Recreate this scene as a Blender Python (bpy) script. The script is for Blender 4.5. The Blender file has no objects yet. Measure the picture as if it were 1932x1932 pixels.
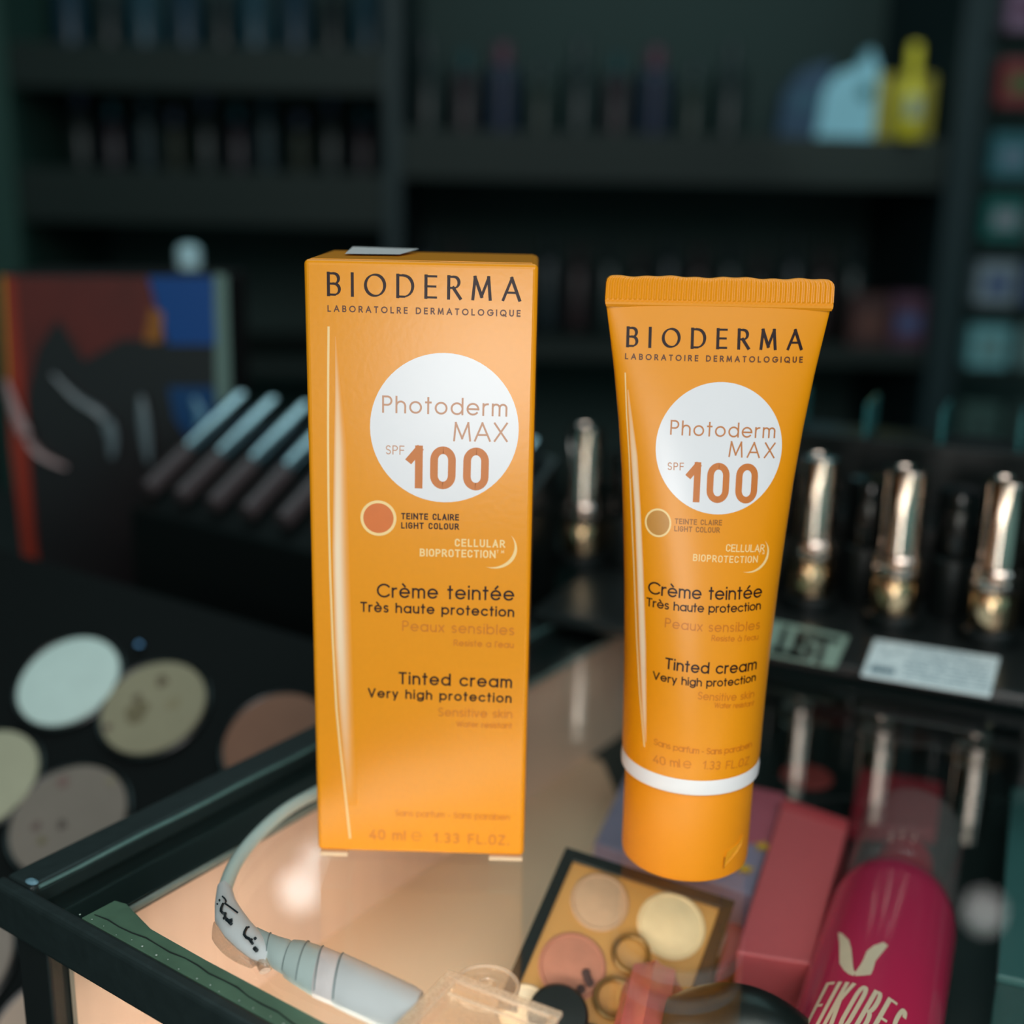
import bpy, math, random
from mathutils import Vector, Matrix
C = bpy.context.scene.collection
PI = math.pi
rnd = random.Random(7)

# ------------------------------------------------------------------ camera
F_PX = 2300.0
PITCH, ROLL, CAM_H = 0.26323535, 0.02030281, 0.15838466
fwd = Vector((0, math.cos(PITCH), -math.sin(PITCH)))
rgt0 = Vector((1, 0, 0)); up0 = rgt0.cross(fwd)
rgt = math.cos(ROLL)*rgt0 + math.sin(ROLL)*up0
upv = -math.sin(ROLL)*rgt0 + math.cos(ROLL)*up0
cd = bpy.data.cameras.new('camera'); cam = bpy.data.objects.new('camera', cd); C.objects.link(cam)
CAM = Vector((0, 0, CAM_H))
m = Matrix((rgt, upv, -fwd)).transposed().to_4x4(); m.translation = CAM
cam.matrix_world = m
cd.sensor_width = 36; cd.lens = F_PX/1932*36
cd.clip_start = 0.01; cd.clip_end = 20
cd.dof.use_dof = True; cd.dof.focus_distance = 0.262; cd.dof.aperture_fstop = 6.3
bpy.context.scene.camera = cam

# ------------------------------------------------------------------ world, lights, exposure
vs = bpy.context.scene.view_settings
vs.view_transform = 'Standard'; vs.look = 'None'; vs.exposure = 0.0; vs.gamma = 1.0; vs.use_curve_mapping = False
w = bpy.data.worlds.new('world'); bpy.context.scene.world = w; w.use_nodes = True
w.node_tree.nodes['Background'].inputs[0].default_value = (0.30, 0.62, 0.62, 1)
w.node_tree.nodes['Background'].inputs[1].default_value = 0.50

def area_light(name, loc, target, sx, sy, power, col):
    l = bpy.data.lights.new(name, 'AREA'); l.shape = 'RECTANGLE'; l.size = sx; l.size_y = sy
    l.energy = power; l.color = col
    o = bpy.data.objects.new(name, l); C.objects.link(o); o.location = loc
    o.rotation_euler = (Vector(target)-Vector(loc)).to_track_quat('-Z', 'Y').to_euler()
    return o
# unseen area light added just below the camera for the carton's glare
area_light('front_glare_light', (-0.014, -0.01, 0.082), (-0.005, 0.27, 0.110), 0.085, 0.070, 0.235, (1.0, 0.94, 0.90))
area_light('shop_front_light', (0.12, -0.55, 0.72), (0.0, 0.32, 0.03), 0.7, 0.6, 6.0, (1.0, 0.965, 0.945))
# unseen cool area light added to lift the dark surroundings
area_light('cool_fill_light', (0.9, -0.5, 1.0), (0.1, 0.5, 0.0), 0.5, 0.8, 1.6, (0.62, 0.88, 1.0))

# unseen overhead area light added as dim cool ambient fill
area_light('overhead_fill_light', (0.1, 0.9, 1.42), (0.1, 1.1, 0.0), 1.6, 0.9, 6.0, (0.60, 0.95, 0.98))

# ------------------------------------------------------------------ pixel rays to real surfaces
def ray(px, py):
    return (fwd + rgt*((px-966)/F_PX) - upv*((py-966)/F_PX))
def atz(px, py, z):
    d = ray(px, py); return CAM + d*((z-CAM.z)/d.z)
def aty(px, py, y):
    d = ray(px, py); return CAM + d*(y/d.y)

# ------------------------------------------------------------------ materials
def lin(c):
    return tuple(((v/255)/12.92 if v/255 <= 0.04045 else ((v/255+0.055)/1.055)**2.4) for v in c)
MATS = {}
def mat(name, rgb, rough=0.5, metal=0.0, bump=0.0, scale=300.0, var=0.06, spec=0.5, trans=0.0, emit=None, coat=0.0, linear=False):
    if name in MATS: return MATS[name]
    m = bpy.data.materials.new(name); m.use_nodes = True; nt = m.node_tree; b = nt.nodes['Principled BSDF']
    col = tuple(rgb) if linear else lin(rgb)
    nz = nt.nodes.new('ShaderNodeTexNoise'); nz.inputs['Scale'].default_value = scale; nz.inputs['Detail'].default_value = 3
    tc = nt.nodes.new('ShaderNodeTexCoord'); nt.links.new(tc.outputs['Object'], nz.inputs['Vector'])
    rp = nt.nodes.new('ShaderNodeMix'); rp.data_type = 'RGBA'
    rp.inputs[6].default_value = tuple(max(0, v*(1-var)) for v in col)+(1,)
    rp.inputs[7].default_value = tuple(min(1, v*(1+var)) for v in col)+(1,)
    nt.links.new(nz.outputs['Fac'], rp.inputs[0]); nt.links.new(rp.outputs[2], b.inputs['Base Color'])
    b.inputs['Roughness'].default_value = rough; b.inputs['Metallic'].default_value = metal
    b.inputs['Specular IOR Level'].default_value = spec
    b.inputs['Transmission Weight'].default_value = trans
    b.inputs['Coat Weight'].default_value = coat; b.inputs['Coat Roughness'].default_value = 0.1
    if bump:
        bp = nt.nodes.new('ShaderNodeBump'); bp.inputs['Strength'].default_value = bump; bp.inputs['Distance'].default_value = 0.0004
        nt.links.new(nz.outputs['Fac'], bp.inputs['Height']); nt.links.new(bp.outputs[0], b.inputs['Normal'])
    if emit:
        b.inputs['Emission Color'].default_value = tuple(emit[:3])+(1,); b.inputs['Emission Strength'].default_value = emit[3]
    MATS[name] = m; return m
def glass_mat(name, tint=(1, 1, 1), ior=1.5, rough=0.0, gloss=1.0, haze=0.0, hazecol=(1, 1, 1)):
    if name in MATS: return MATS[name]
    m = bpy.data.materials.new(name); m.use_nodes = True; nt = m.node_tree; nt.nodes.clear()
    out = nt.nodes.new('ShaderNodeOutputMaterial'); mx = nt.nodes.new('ShaderNodeMixShader')
    tr = nt.nodes.new('ShaderNodeBsdfTransparent'); tr.inputs[0].default_value = tuple(tint)+(1,)
    gl = nt.nodes.new('ShaderNodeBsdfGlossy'); gl.inputs['Color'].default_value = (gloss, gloss, gloss, 1); gl.inputs['Roughness'].default_value = rough
    fr = nt.nodes.new('ShaderNodeFresnel'); fr.inputs['IOR'].default_value = ior
    ge = nt.nodes.new('ShaderNodeNewGeometry'); mr = nt.nodes.new('ShaderNodeMapRange')      # same pane reflectance on both faces
    mr.inputs['To Min'].default_value = ior; mr.inputs['To Max'].default_value = 1/ior
    nt.links.new(ge.outputs['Backfacing'], mr.inputs['Value']); nt.links.new(mr.outputs[0], fr.inputs['IOR'])
    nt.links.new(fr.outputs[0], mx.inputs[0]); nt.links.new(gl.outputs[0], mx.inputs[2])
    if haze:
        df = nt.nodes.new('ShaderNodeBsdfDiffuse'); df.inputs[0].default_value = tuple(hazecol)+(1,)
        m2 = nt.nodes.new('ShaderNodeMixShader')
        nz = nt.nodes.new('ShaderNodeTexNoise'); nz.inputs['Scale'].default_value = 60
        ml = nt.nodes.new('ShaderNodeMath'); ml.operation = 'MULTIPLY'; ml.inputs[1].default_value = haze*2
        nt.links.new(nz.outputs['Fac'], ml.inputs[0]); nt.links.new(ml.outputs[0], m2.inputs[0])
        nt.links.new(tr.outputs[0], m2.inputs[1]); nt.links.new(df.outputs[0], m2.inputs[2]); nt.links.new(m2.outputs[0], mx.inputs[1])
    else:
        nt.links.new(tr.outputs[0], mx.inputs[1])
    nt.links.new(mx.outputs[0], out.inputs[0]); MATS[name] = m; return m

# ------------------------------------------------------------------ mesh collecting
class MB:
    def __init__(s): s.v = []; s.f = []; s.sm = False
    def add(s, vs, fs):
        n = len(s.v); s.v += [Vector(v) for v in vs]; s.f += [tuple(i+n for i in f) for f in fs]; return s
    def box(s, a, b, M=None):
        x0, y0, z0 = a; x1, y1, z1 = b
        v = [Vector(p) for p in ((x0,y0,z0),(x1,y0,z0),(x1,y1,z0),(x0,y1,z0),(x0,y0,z1),(x1,y0,z1),(x1,y1,z1),(x0,y1,z1))]
        if M is not None: v = [M @ p for p in v]
        return s.add(v, [(0,3,2,1),(4,5,6,7),(0,1,5,4),(1,2,6,5),(2,3,7,6),(3,0,4,7)])
    def lathe(s, prof, n=40, M=None, sx=1, sy=1):
        vs = []; fs = []
        for r, z in prof:
            for k in range(n):
                a = 2*PI*k/n; vs.append(Vector((r*sx*math.cos(a), r*sy*math.sin(a), z)))
        for i in range(len(prof)-1):
            for k in range(n):
                fs.append((i*n+k, i*n+(k+1) % n, (i+1)*n+(k+1) % n, (i+1)*n+k))
        fs.append(tuple(range(n-1, -1, -1))); fs.append(tuple((len(prof)-1)*n+k for k in range(n)))
        if M is not None: vs = [M @ p for p in vs]
        s.sm = True; return s.add(vs, fs)
    def tube(s, pts, rad, n=14, flat=1.0, cap=True):
        pts = [Vector(p) for p in pts]; vs = []; fs = []; N = len(pts)
        if not hasattr(rad, '__len__'): rad = [rad]*N
        up = Vector((0, 0, 1)); 
        for i, p in enumerate(pts):
            t = (pts[min(i+1, N-1)]-pts[max(i-1, 0)]).normalized()
            u = up if abs(t.z) < 0.9 else Vector((0, 1, 0))
            a = t.cross(u).normalized(); b = a.cross(t).normalized()
            for k in range(n):
                g = 2*PI*k/n; vs.append(p + a*rad[i]*math.cos(g) + b*rad[i]*flat*math.sin(g))
        for i in range(N-1):
            for k in range(n): fs.append((i*n+k, i*n+(k+1) % n, (i+1)*n+(k+1) % n, (i+1)*n+k))
        if cap: fs.append(tuple(range(n-1, -1, -1))); fs.append(tuple((N-1)*n+k for k in range(n)))
        s.sm = True; return s.add(vs, fs)
    def prism(s, poly, z0, z1, M=None):
        n = len(poly)
        ar = sum(poly[i][0]*poly[(i+1) % n][1]-poly[(i+1) % n][0]*poly[i][1] for i in range(n))
        if ar < 0: poly = poly[::-1]
        v = [Vector((p[0], p[1], z0)) for p in poly]+[Vector((p[0], p[1], z1)) for p in poly]
        if M is not None: v = [M @ p for p in v]
        return s.add(v, [tuple(range(n-1, -1, -1)), tuple(range(n, 2*n))]+[(i, (i+1) % n, n+(i+1) % n, n+i) for i in range(n)])
    def torus(s, R, r, M=None, n=36, k=10, a0=0, a1=2*PI):
        full = abs(a1-a0-2*PI) < 1e-6
        pts = [Vector((R*math.cos(a0+(a1-a0)*i/n), R*math.sin(a0+(a1-a0)*i/n), 0)) for i in range(n+1)]
        vs = []; fs = []
        for i in range(n+1):
            a = a0+(a1-a0)*i/n
            for j in range(k):
                g = 2*PI*j/k; rr = R+r*math.cos(g); vs.append(Vector((rr*math.cos(a), rr*math.sin(a), r*math.sin(g))))
        for i in range(n):
            for j in range(k): fs.append((i*k+j, (i+1)*k+j, (i+1)*k+(j+1) % k, i*k+(j+1) % k))
        if M is not None: vs = [M @ p for p in vs]
        s.sm = True; return s.add(vs, fs)
    def build(s, name, material, parent=None, bevel=0.0, smooth=None, seg=3, loc=None, **props):
        me = bpy.data.meshes.new(name); me.from_pydata([tuple(v) for v in s.v], [], s.f); me.update()
        o = bpy.data.objects.new(name, me); C.objects.link(o)
        mats = material if isinstance(material, (list, tuple)) else [material]
        for q in mats: me.materials.append(q)
        if parent is not None: o.parent = parent
        if loc is not None: o.location = loc
        if smooth if smooth is not None else s.sm:
            me.polygons.foreach_set('use_smooth', [True]*len(me.polygons))
            me.set_sharp_from_angle(angle=0.5)
        if bevel:
            b = o.modifiers.new('bevel', 'BEVEL'); b.width = bevel; b.segments = seg; b.limit_method = 'ANGLE'
        for k, v in props.items(): o[k] = v
        return o
def bevelmesh(o):
    pass
def thing(name, label, cat, loc=(0,0,0), rotz=0.0, group=None, rot=None):
    o = bpy.data.objects.new(name, None); C.objects.link(o); o.empty_display_size = 0.01
    o.location = loc; o.rotation_euler = rot if rot is not None else (0, 0, rotz)
    o['label'] = label; o['category'] = cat
    if group: o['group'] = group
    return o
def tag(o, label, cat, group=None):
    o['label'] = label; o['category'] = cat
    if group: o['group'] = group
    return o
def structure(o): o['kind'] = 'structure'; return o
def dup(root, loc, rotz=0.0, label=None, group=None):
    r = root.copy(); C.objects.link(r); r.location = loc; r.rotation_euler = (0, 0, rotz)
    if label: r['label'] = label
    if group: r['group'] = group
    for ch in list(root.children):
        c = ch.copy(); C.objects.link(c); c.parent = r
        for g in list(ch.children):
            d = g.copy(); C.objects.link(d); d.parent = c
    return r
def frame_to(axis_x, axis_y, axis_z, o):
    M = Matrix((axis_x, axis_y, axis_z)).transposed().to_4x4(); M.translation = o; return M

# ------------------------------------------------------------------ stroke lettering
def arc(cx, cy, rx, ry, a0, a1, n=18):
    n = max(4, int(n*abs(a1-a0)/360)+3)
    return [(cx+rx*math.cos(math.radians(a0+(a1-a0)*i/n)), cy+ry*math.sin(math.radians(a0+(a1-a0)*i/n))) for i in range(n+1)]
def ln(*p):
    out = []
    for i in range(len(p)-1):
        for k in range(6): t = k/6; out.append((p[i][0]*(1-t)+p[i+1][0]*t, p[i][1]*(1-t)+p[i+1][1]*t))
    return out+[p[-1]]
X = 0.70
O = lambda cx, cy, rx, ry: arc(cx, cy, rx, ry, 0, 360, 30)
def stad(x0, y0, x1, y1, r):
    return arc(x1-r, y1-r, r, r, 0, 90)+arc(x0+r, y1-r, r, r, 90, 180)+arc(x0+r, y0+r, r, r, 180, 270)+arc(x1-r, y0+r, r, r, 270, 360)+[(x1, y1-r)]
G = {
 'a': (.70, [O(.35,.35,.35,.35), ln((.70,X),(.70,0))]),
 'b': (.70, [O(.35,.35,.35,.35), ln((0,1),(0,0))]),
 'c': (.62, [arc(.35,.35,.35,.35,45,315)]),
 'd': (.70, [O(.35,.35,.35,.35), ln((.70,1),(.70,0))]),
 'e': (.70, [ln((.02,.35),(.70,.35)), arc(.35,.35,.35,.35,0,318)]),
 'f': (.34, [ln((.12,0),(.12,.8)), arc(.32,.8,.2,.2,180,90), ln((0,X),(.32,X))]),
 'g': (.70, [O(.35,.35,.35,.35), ln((.70,X),(.70,.0)), arc(.35,0,.35,.28,0,-150)]),
 'h': (.56, [ln((0,1),(0,0)), arc(.28,.42,.28,.28,180,0), ln((.56,.42),(.56,0))]),
 'i': (.0, [ln((0,X),(0,0)), ln((0,.985),(0,1.0))]),
 'k': (.46, [ln((0,1),(0,0)), ln((.42,X),(.02,.30)), ln((.14,.42),(.46,0))]),
 'l': (.0, [ln((0,1),(0,0))]),
 'm': (.88, [ln((0,X),(0,0)), arc(.22,.48,.22,.22,180,0), ln((.44,.48),(.44,0)), arc(.66,.48,.22,.22,180,0), ln((.88,.48),(.88,0))]),
 'n': (.54, [ln((0,X),(0,0)), arc(.27,.43,.27,.27,180,0), ln((.54,.43),(.54,0))]),
 'o': (.70, [O(.35,.35,.35,.35)]),
 'p': (.70, [O(.35,.35,.35,.35), ln((0,X),(0,-.28))]),
 'r': (.28, [ln((0,X),(0,0)), arc(.26,.44,.26,.26,180,85)]),
 's': (.40, [arc(.20,.525,.19,.175,40,270), arc(.20,.175,.20,.175,90,-140)]),
 't': (.30, [ln((.14,.98),(.14,0)), ln((0,X),(.30,X))]),
 'u': (.54, [ln((0,X),(0,.27)), arc(.27,.27,.27,.27,180,360), ln((.54,X),(.54,0))]),
 'v': (.50, [ln((0,X),(.25,0)), ln((.25,0),(.50,X))]),
 'x': (.48, [ln((0,X),(.48,0)), ln((0,0),(.48,X))]),
 'y': (.52, [ln((0,X),(.26,0)), ln((.52,X),(.16,-.28))]),
 'A': (.84, [ln((0,0),(.42,1)), ln((.42,1),(.84,0)), ln((.15,.33),(.69,.33))]),
 'B': (.56, [ln((0,0),(0,1)), ln((0,1),(.30,1)), arc(.30,.76,.23,.24,90,-90), ln((.30,.52),(0,.52)), arc(.30,.26,.27,.26,90,-90), ln((.30,0),(0,0))]),
 'C': (.86, [arc(.5,.5,.5,.5,42,318)]),
 'D': (.78, [ln((0,0),(0,1)), ln((0,1),(.30,1)), arc(.30,.5,.48,.5,90,-90), ln((.30,0),(0,0))]),
 'E': (.50, [ln((0,0),(0,1)), ln((0,1),(.50,1)), ln((0,.52),(.46,.52)), ln((0,0),(.50,0))]),
 'F': (.48, [ln((0,0),(0,1)), ln((0,1),(.48,1)), ln((0,.5),(.44,.5))]),
 'G': (.92, [arc(.5,.5,.5,.5,42,360), ln((.98,.46),(.58,.46))]),
 'H': (.66, [ln((0,0),(0,1)), ln((.66,0),(.66,1)), ln((0,.52),(.66,.52))]),
 'I': (.0, [ln((0,0),(0,1))]),
 'K': (.6, [ln((0,0),(0,1)), ln((.58,1),(.02,.42)), ln((.2,.6),(.62,0))]),
 'L': (.44, [ln((0,1),(0,0)), ln((0,0),(.44,0))]),
 'M': (.90, [ln((0,0),(.10,1)), ln((.10,1),(.45,.12)), ln((.45,.12),(.80,1)), ln((.80,1),(.90,0))]),
 'N': (.68, [ln((0,0),(0,1)), ln((0,1),(.68,0)), ln((.68,0),(.68,1))]),
 'O': (1.0, [O(.5,.5,.5,.5)]),
 'P': (.54, [ln((0,0),(0,1)), ln((0,1),(.28,1)), arc(.28,.73,.26,.27,90,-90), ln((.28,.46),(0,.46))]),
 'Q': (1.0, [O(.5,.5,.5,.5), ln((.55,.22),(1.0,-.08))]),
 'R': (.58, [ln((0,0),(0,1)), ln((0,1),(.28,1)), arc(.28,.74,.25,.26,90,-90), ln((.28,.48),(0,.48)), ln((.24,.48),(.60,0))]),
 'S': (.50, [arc(.25,.75,.24,.25,30,270), arc(.25,.25,.25,.25,90,-150)]),
 'T': (.56, [ln((.28,0),(.28,1)), ln((0,1),(.56,1))]),
 'U': (.62, [ln((0,1),(0,.31)), arc(.31,.31,.31,.31,180,360), ln((.62,.31),(.62,1))]),
 'V': (.74, [ln((0,1),(.37,0)), ln((.37,0),(.74,1))]),
 'W': (1.0, [ln((0,1),(.26,0)), ln((.26,0),(.5,.95)), ln((.5,.95),(.74,0)), ln((.74,0),(1.0,1))]),
 'X': (.68, [ln((0,1),(.68,0)), ln((0,0),(.68,1))]),
 'Z': (.54, [ln((0,1),(.54,1)), ln((.54,1),(0,0)), ln((0,0),(.54,0))]),
 '0': (.56, [stad(0,0,.56,1,.28)]),
 '1': (.26, [ln((.26,0),(.26,1)), ln((.24,.98),(0,.72))]),
 '3': (.50, [arc(.24,.75,.24,.25,140,-90), arc(.24,.25,.26,.25,90,-140)]),
 '4': (.60, [ln((.42,1),(0,.26)), ln((0,.26),(.60,.26)), ln((.44,.5),(.44,0))]),
 '-': (.28, [ln((0,.36),(.28,.36))]), '.': (.0, [ln((0,0),(0,.02))]), "'": (.0, [ln((0,1),(-.03,.8))]),
 ' ': (.26, []),
}
G['M2'] = (.80, [ln((0,0),(0,1)), ln((0,1),(.40,.2)), ln((.40,.2),(.80,1)), ln((.80,1),(.80,0))])
G['è'] = (G['e'][0], G['e'][1]+[ln((.22,1.06),(.38,.88))])
G['é'] = (G['e'][0], G['e'][1]+[ln((.48,1.06),(.32,.88))])
G['à'] = (G['a'][0], G['a'][1]+[ln((.22,1.06),(.38,.88))])
# squarish technical capitals
GS = dict(G)
GS['C'] = (.54, [arc(.27,.74,.27,.26,10,180)+ln((0,.74),(0,.26))+arc(.27,.26,.27,.26,180,350)])
GS['O'] = (.58, [stad(0,0,.58,1,.27)]); GS['U'] = (.56, [ln((0,1),(0,.28)), arc(.28,.28,.28,.28,180,360), ln((.56,.28),(.56,1))])
GS['D'] = (.58, [ln((0,0),(0,1)), ln((0,1),(.26,1)), arc(.26,.68,.32,.32,90,0), ln((.58,.68),(.58,.32)), arc(.26,.32,.32,.32,0,-90), ln((.26,0),(0,0))])
GS['A'] = (.64, [ln((0,0),(.32,1)), ln((.32,1),(.64,0)), ln((.1,.3),(.54,.3))])
GS['G'] = (.58, [arc(.29,.72,.29,.28,25,180)+ln((0,.72),(0,.28))+arc(.29,.28,.29,.28,180,360), ln((.58,.28),(.58,.48)), ln((.58,.48),(.34,.48))])
def text(mb, s, p0, p1, h, wt, mp, nib=None, G=G, sx=1.0):
    """p0, p1: left and right ends of the baseline; h: cap height; wt: stroke weight."""
    ux, uy = p1[0]-p0[0], p1[1]-p0[1]; L = math.hypot(ux, uy); ux /= L; uy /= L
    H = h-wt
    gl = [G[ch] for ch in s]
    tot = sum(g[0]*H*sx+wt for g in gl)
    sp = (L-tot)/max(1, len(s)-1)
    x = 0; k = 0
    for g in gl:
        for st in g[1]:
            pts = [(x+wt/2+px*H*sx, wt/2+py*H) for px, py in st]
            ribbon(mb, [(p0[0]+a*ux-b*uy, p0[1]+a*uy+b*ux) for a, b in pts], wt, mp, nib, k); k += 1
        x += g[0]*H*sx+wt+sp
def ribbon(mb, pts, wt, mp, nib=None, k=0):
    n = len(pts)
    closed = math.hypot(pts[0][0]-pts[-1][0], pts[0][1]-pts[-1][1]) < 1e-9
    V = []; 
    for i, p in enumerate(pts):
        a = pts[i-1] if i else (pts[-2] if closed else pts[0]); b = pts[i+1] if i < n-1 else (pts[1] if closed else pts[-1])
        tx, ty = b[0]-a[0], b[1]-a[1]; l = math.hypot(tx, ty) or 1e-9; tx /= l; ty /= l
        ww = wt(i/(n-1)) if callable(wt) else wt
        if nib is not None:
            an = math.atan2(ty, tx); ww = wt*(nib[1]+(1-nib[1])*abs(math.sin(an-math.radians(nib[0]))))
        e = 0.0
        if not closed and not callable(wt):
            e = -wt/2 if i == 0 else (wt/2 if i == n-1 else 0)
        V.append((p[0]+tx*e-ty*ww/2, p[1]+ty*e+tx*ww/2)); V.append((p[0]+tx*e+ty*ww/2, p[1]+ty*e-tx*ww/2))
    mb.add([mp(u, v, k) for u, v in V], [(2*i, 2*i+1, 2*i+3, 2*i+2) for i in range(n-1)])
def disc(mb, c, rx, ry, mp, k=0, rings=6, n=64, r0=0.0, skew=0.0):
    vs = []; fs = []
    R = [r0+(1-r0)*i/rings for i in range(rings+1)]
    for r in R:
        for j in range(n):
            a = 2*PI*j/n; vs.append(mp(c[0]+rx*r*math.cos(a), c[1]+ry*r*math.sin(a)+skew*rx*r*math.cos(a), k))
    for i in range(rings):
        for j in range(n): fs.append((i*n+j, i*n+(j+1) % n, (i+1)*n+(j+1) % n, (i+1)*n+j))
    mb.add(vs, fs)

# ------------------------------------------------------------------ shared materials
M_orange = mat('orange_board', (240,152,18), 0.27, var=0.03, bump=0.05, scale=700)
M_orange_plastic = mat('orange_plastic', (240,150,10), 0.36, var=0.02, bump=0.05, scale=500)
M_white_ink = mat('white_ink', (234,232,236), 0.28, var=0.01)
M_brown_ink = mat('dark_brown_ink', (38,14,18), 0.4, spec=0.3)
M_brown_ink2 = mat('brown_ink', (92,46,20), 0.4)
M_copper = mat('copper_ink', (206,118,52), 0.4)
M_copper2 = mat('pale_copper_ink', (205,150,120), 0.4)
M_ochre = mat('ochre_ink', (206,116,20), 0.4)
M_cream = mat('cream_ink', (255,215,150), 0.4)
M_line = mat('line_ink', (255,212,150), 0.35)
M_black = mat('black_plastic', (17,22,22), 0.32, var=0.15)
M_black_matt = mat('matt_black_plastic', (20,26,26), 0.6, var=0.15)
M_metal_dark = mat('dark_painted_metal', (34,44,44), 0.42, var=0.25, bump=0.4, scale=260)
M_chrome = mat('chrome', (212,196,184), 0.09, metal=1.0, var=0.02)
M_gold_chrome = mat('gold_chrome', (240,205,165), 0.12, metal=1.0, var=0.02)

# stripe print: orange board to cream, mixed by a painted print mask
def stripe_mat():
    m = bpy.data.materials.new('stripe_print'); m.use_nodes = True; nt = m.node_tree; b = nt.nodes['Principled BSDF']
    at = nt.nodes.new('ShaderNodeAttribute'); at.attribute_name = 'print'
    mx = nt.nodes.new('ShaderNodeMix'); mx.data_type = 'RGBA'
    mx.inputs[6].default_value = lin((240,152,18))+(1,); mx.inputs[7].default_value = lin((255,228,196))+(1,)
    nt.links.new(at.outputs['Fac'], mx.inputs[0]); nt.links.new(mx.outputs[2], b.inputs['Base Color'])
    b.inputs['Roughness'].default_value = 0.36; return m
M_stripe = stripe_mat()
def stripe(name, parent, rows, prof, mp):
    """rows: (left, right) points of the stripe from top to bottom; prof: print density across."""
    n = len(prof); vs = []; fs = []; val = []
    N = 24
    def smp(t):
        f = t*(len(rows)-1); i = min(int(f), len(rows)-2); f -= i
        g = lambda a, b: (a[0]*(1-f)+b[0]*f, a[1]*(1-f)+b[1]*f)
        return g(rows[i][0], rows[i+1][0]), g(rows[i][1], rows[i+1][1]), rows[i][2]*(1-f)+rows[i+1][2]*f
    for i in range(N+1):
        a, b, s = smp(i/N)
        for j in range(n):
            t = j/(n-1); vs.append(mp(a[0]*(1-t)+b[0]*t, a[1]*(1-t)+b[1]*t, 0)); val.append(prof[j]*s)
    for i in range(N):
        for j in range(n-1): fs.append((i*n+j, i*n+j+1, (i+1)*n+j+1, (i+1)*n+j))
    mb = MB(); mb.add(vs, fs); o = mb.build(name, M_stripe, parent)
    at = o.data.attributes.new('print', 'FLOAT', 'POINT'); at.data.foreach_set('value', val)
    return o
def letter(name, parent, material, items, mp, nib=None, G=G, label=None):
    mb = MB()
    for it in items:
        s, a, b, h, wt = it[:5]; text(mb, s, a, b, h, wt, mp, nib, G, it[5] if len(it) > 5 else 1.0)
    o = mb.build(name, material, parent)
    if label: o['label'] = label
    return o

# ================================================================== carton
CL = Vector((-0.02046, 0.2635, 0.0)); CY = -0.0165
CH, CW, CD = 0.142, 0.050, 0.034
carton = thing('cream_carton', 'tall orange carton with a white disc, standing on the glass left of the tube', 'carton', CL, CY)
mb = MB(); mb.box((-CW/2, 0, 0.0012), (CW/2, CD, CH)); mb.build('carton_body', M_orange, carton, bevel=0.0011, seg=4)
MCi = (Matrix.Translation(CL) @ Matrix.Rotation(CY, 4, 'Z')).inverted()
def cu(px, py):
    o = MCi @ CAM; d = MCi.to_3x3() @ ray(px, py); t = -o.y/d.y; p = o+d*t; return (p.x, p.z)
S = CW/418.0*0.985     # metres per pixel about mid-height
def cs(n, py): return n*(cu(800+10, py)[0]-cu(800, py)[0])/10
cmap = lambda u, v, k: Vector((u, -0.00006-1.5e-6*k, v))
def ct(s, x0, y0, x1, y1, hpx, wpx, sx=1.0):
    return (s, cu(x0, y0), cu(x1, y1), cs(hpx, y0)*1.03, cs(wpx, y0), sx)
# top closure with a lifted edge and a scuffed paper patch
mb = MB(); mb.box((-CW/2+0.0012, 0.0016, CH-0.0002), (CW/2-0.0012, CD-0.001, CH+0.00015)); mb.build('top_flap', M_orange, carton, bevel=0.00015)
mb = MB(); mb.add([(-0.018,0.012,CH+0.0006),(-0.006,0.014,CH+0.0006),(-0.003,0.028,CH+0.0012),(-0.008,0.032,CH+0.0010),(-0.019,0.031,CH+0.0012)], [(0,1,2,3,4)])
mb.build('scuffed_paper', mat('scuffed_paper', (206,204,204), 0.8), carton, label='whitish scuffed patch on the carton top')
for x0, x1 in ((-0.0244, -0.0176), (0.0165, 0.0247)):
    mb = MB(); mb.box((x0, -0.0004, 0.0), (x1, 0.012, 0.0011)); mb.build('tuck_flap', mat('raw_board_edge', (226,196,160), 0.7), carton, bevel=0.0003)
letter('maker_lettering', carton, M_brown_ink, [ct('BIODERMA', 617, 558.5, 983, 569, 44, 6.0, 0.92)], cmap, nib=(22, 0.42))
letter('laboratory_lettering', carton, M_brown_ink2, [ct('LABORATOLRE DERMATOLOGIQUE', 618, 588, 982, 597.5, 12, 2.1)], cmap)
mb = MB(); c0 = cu(838.2, 809); disc(mb, c0, cs(140.2, 809), cs(140.2, 809)*1.02, lambda u, v, k: Vector((u, -0.00003, v)))
mb.build('white_disc', M_white_ink, carton)
letter('product_lettering', carton, M_copper2, [ct('Photoderm', 721, 778.5, 957, 786, 32, 3.6), ct('MAX', 855, 832.5, 958, 834, 36, 3.6), ct('SPF', 728, 857, 763, 858, 17, 1.9)], cmap)
letter('factor_number', carton, M_copper, [ct('100', 767, 920.5, 921, 926, 80, 14.5, 0.88)], cmap)
mb = MB(); c0 = cu(714, 977.5); disc(mb, c0, cs(34, 977), cs(34, 977)*1.02, cmap, 1, rings=1, r0=0.84); mb.build('swatch_ring', M_cream, carton)
mb = MB(); disc(mb, c0, cs(29, 977), cs(29, 977)*1.02, cmap, 0); mb.build('tint_swatch', mat('tint_orange', (222,116,50), 0.4), carton)
letter('tint_lettering', carton, M_brown_ink, [ct('TEINTE CLAIRE', 757, 979.5, 866, 982, 12, 2.3), ct('LIGHT COLOUR', 757, 997, 866, 999.5, 12, 2.3)], cmap, G=GS)
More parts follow.
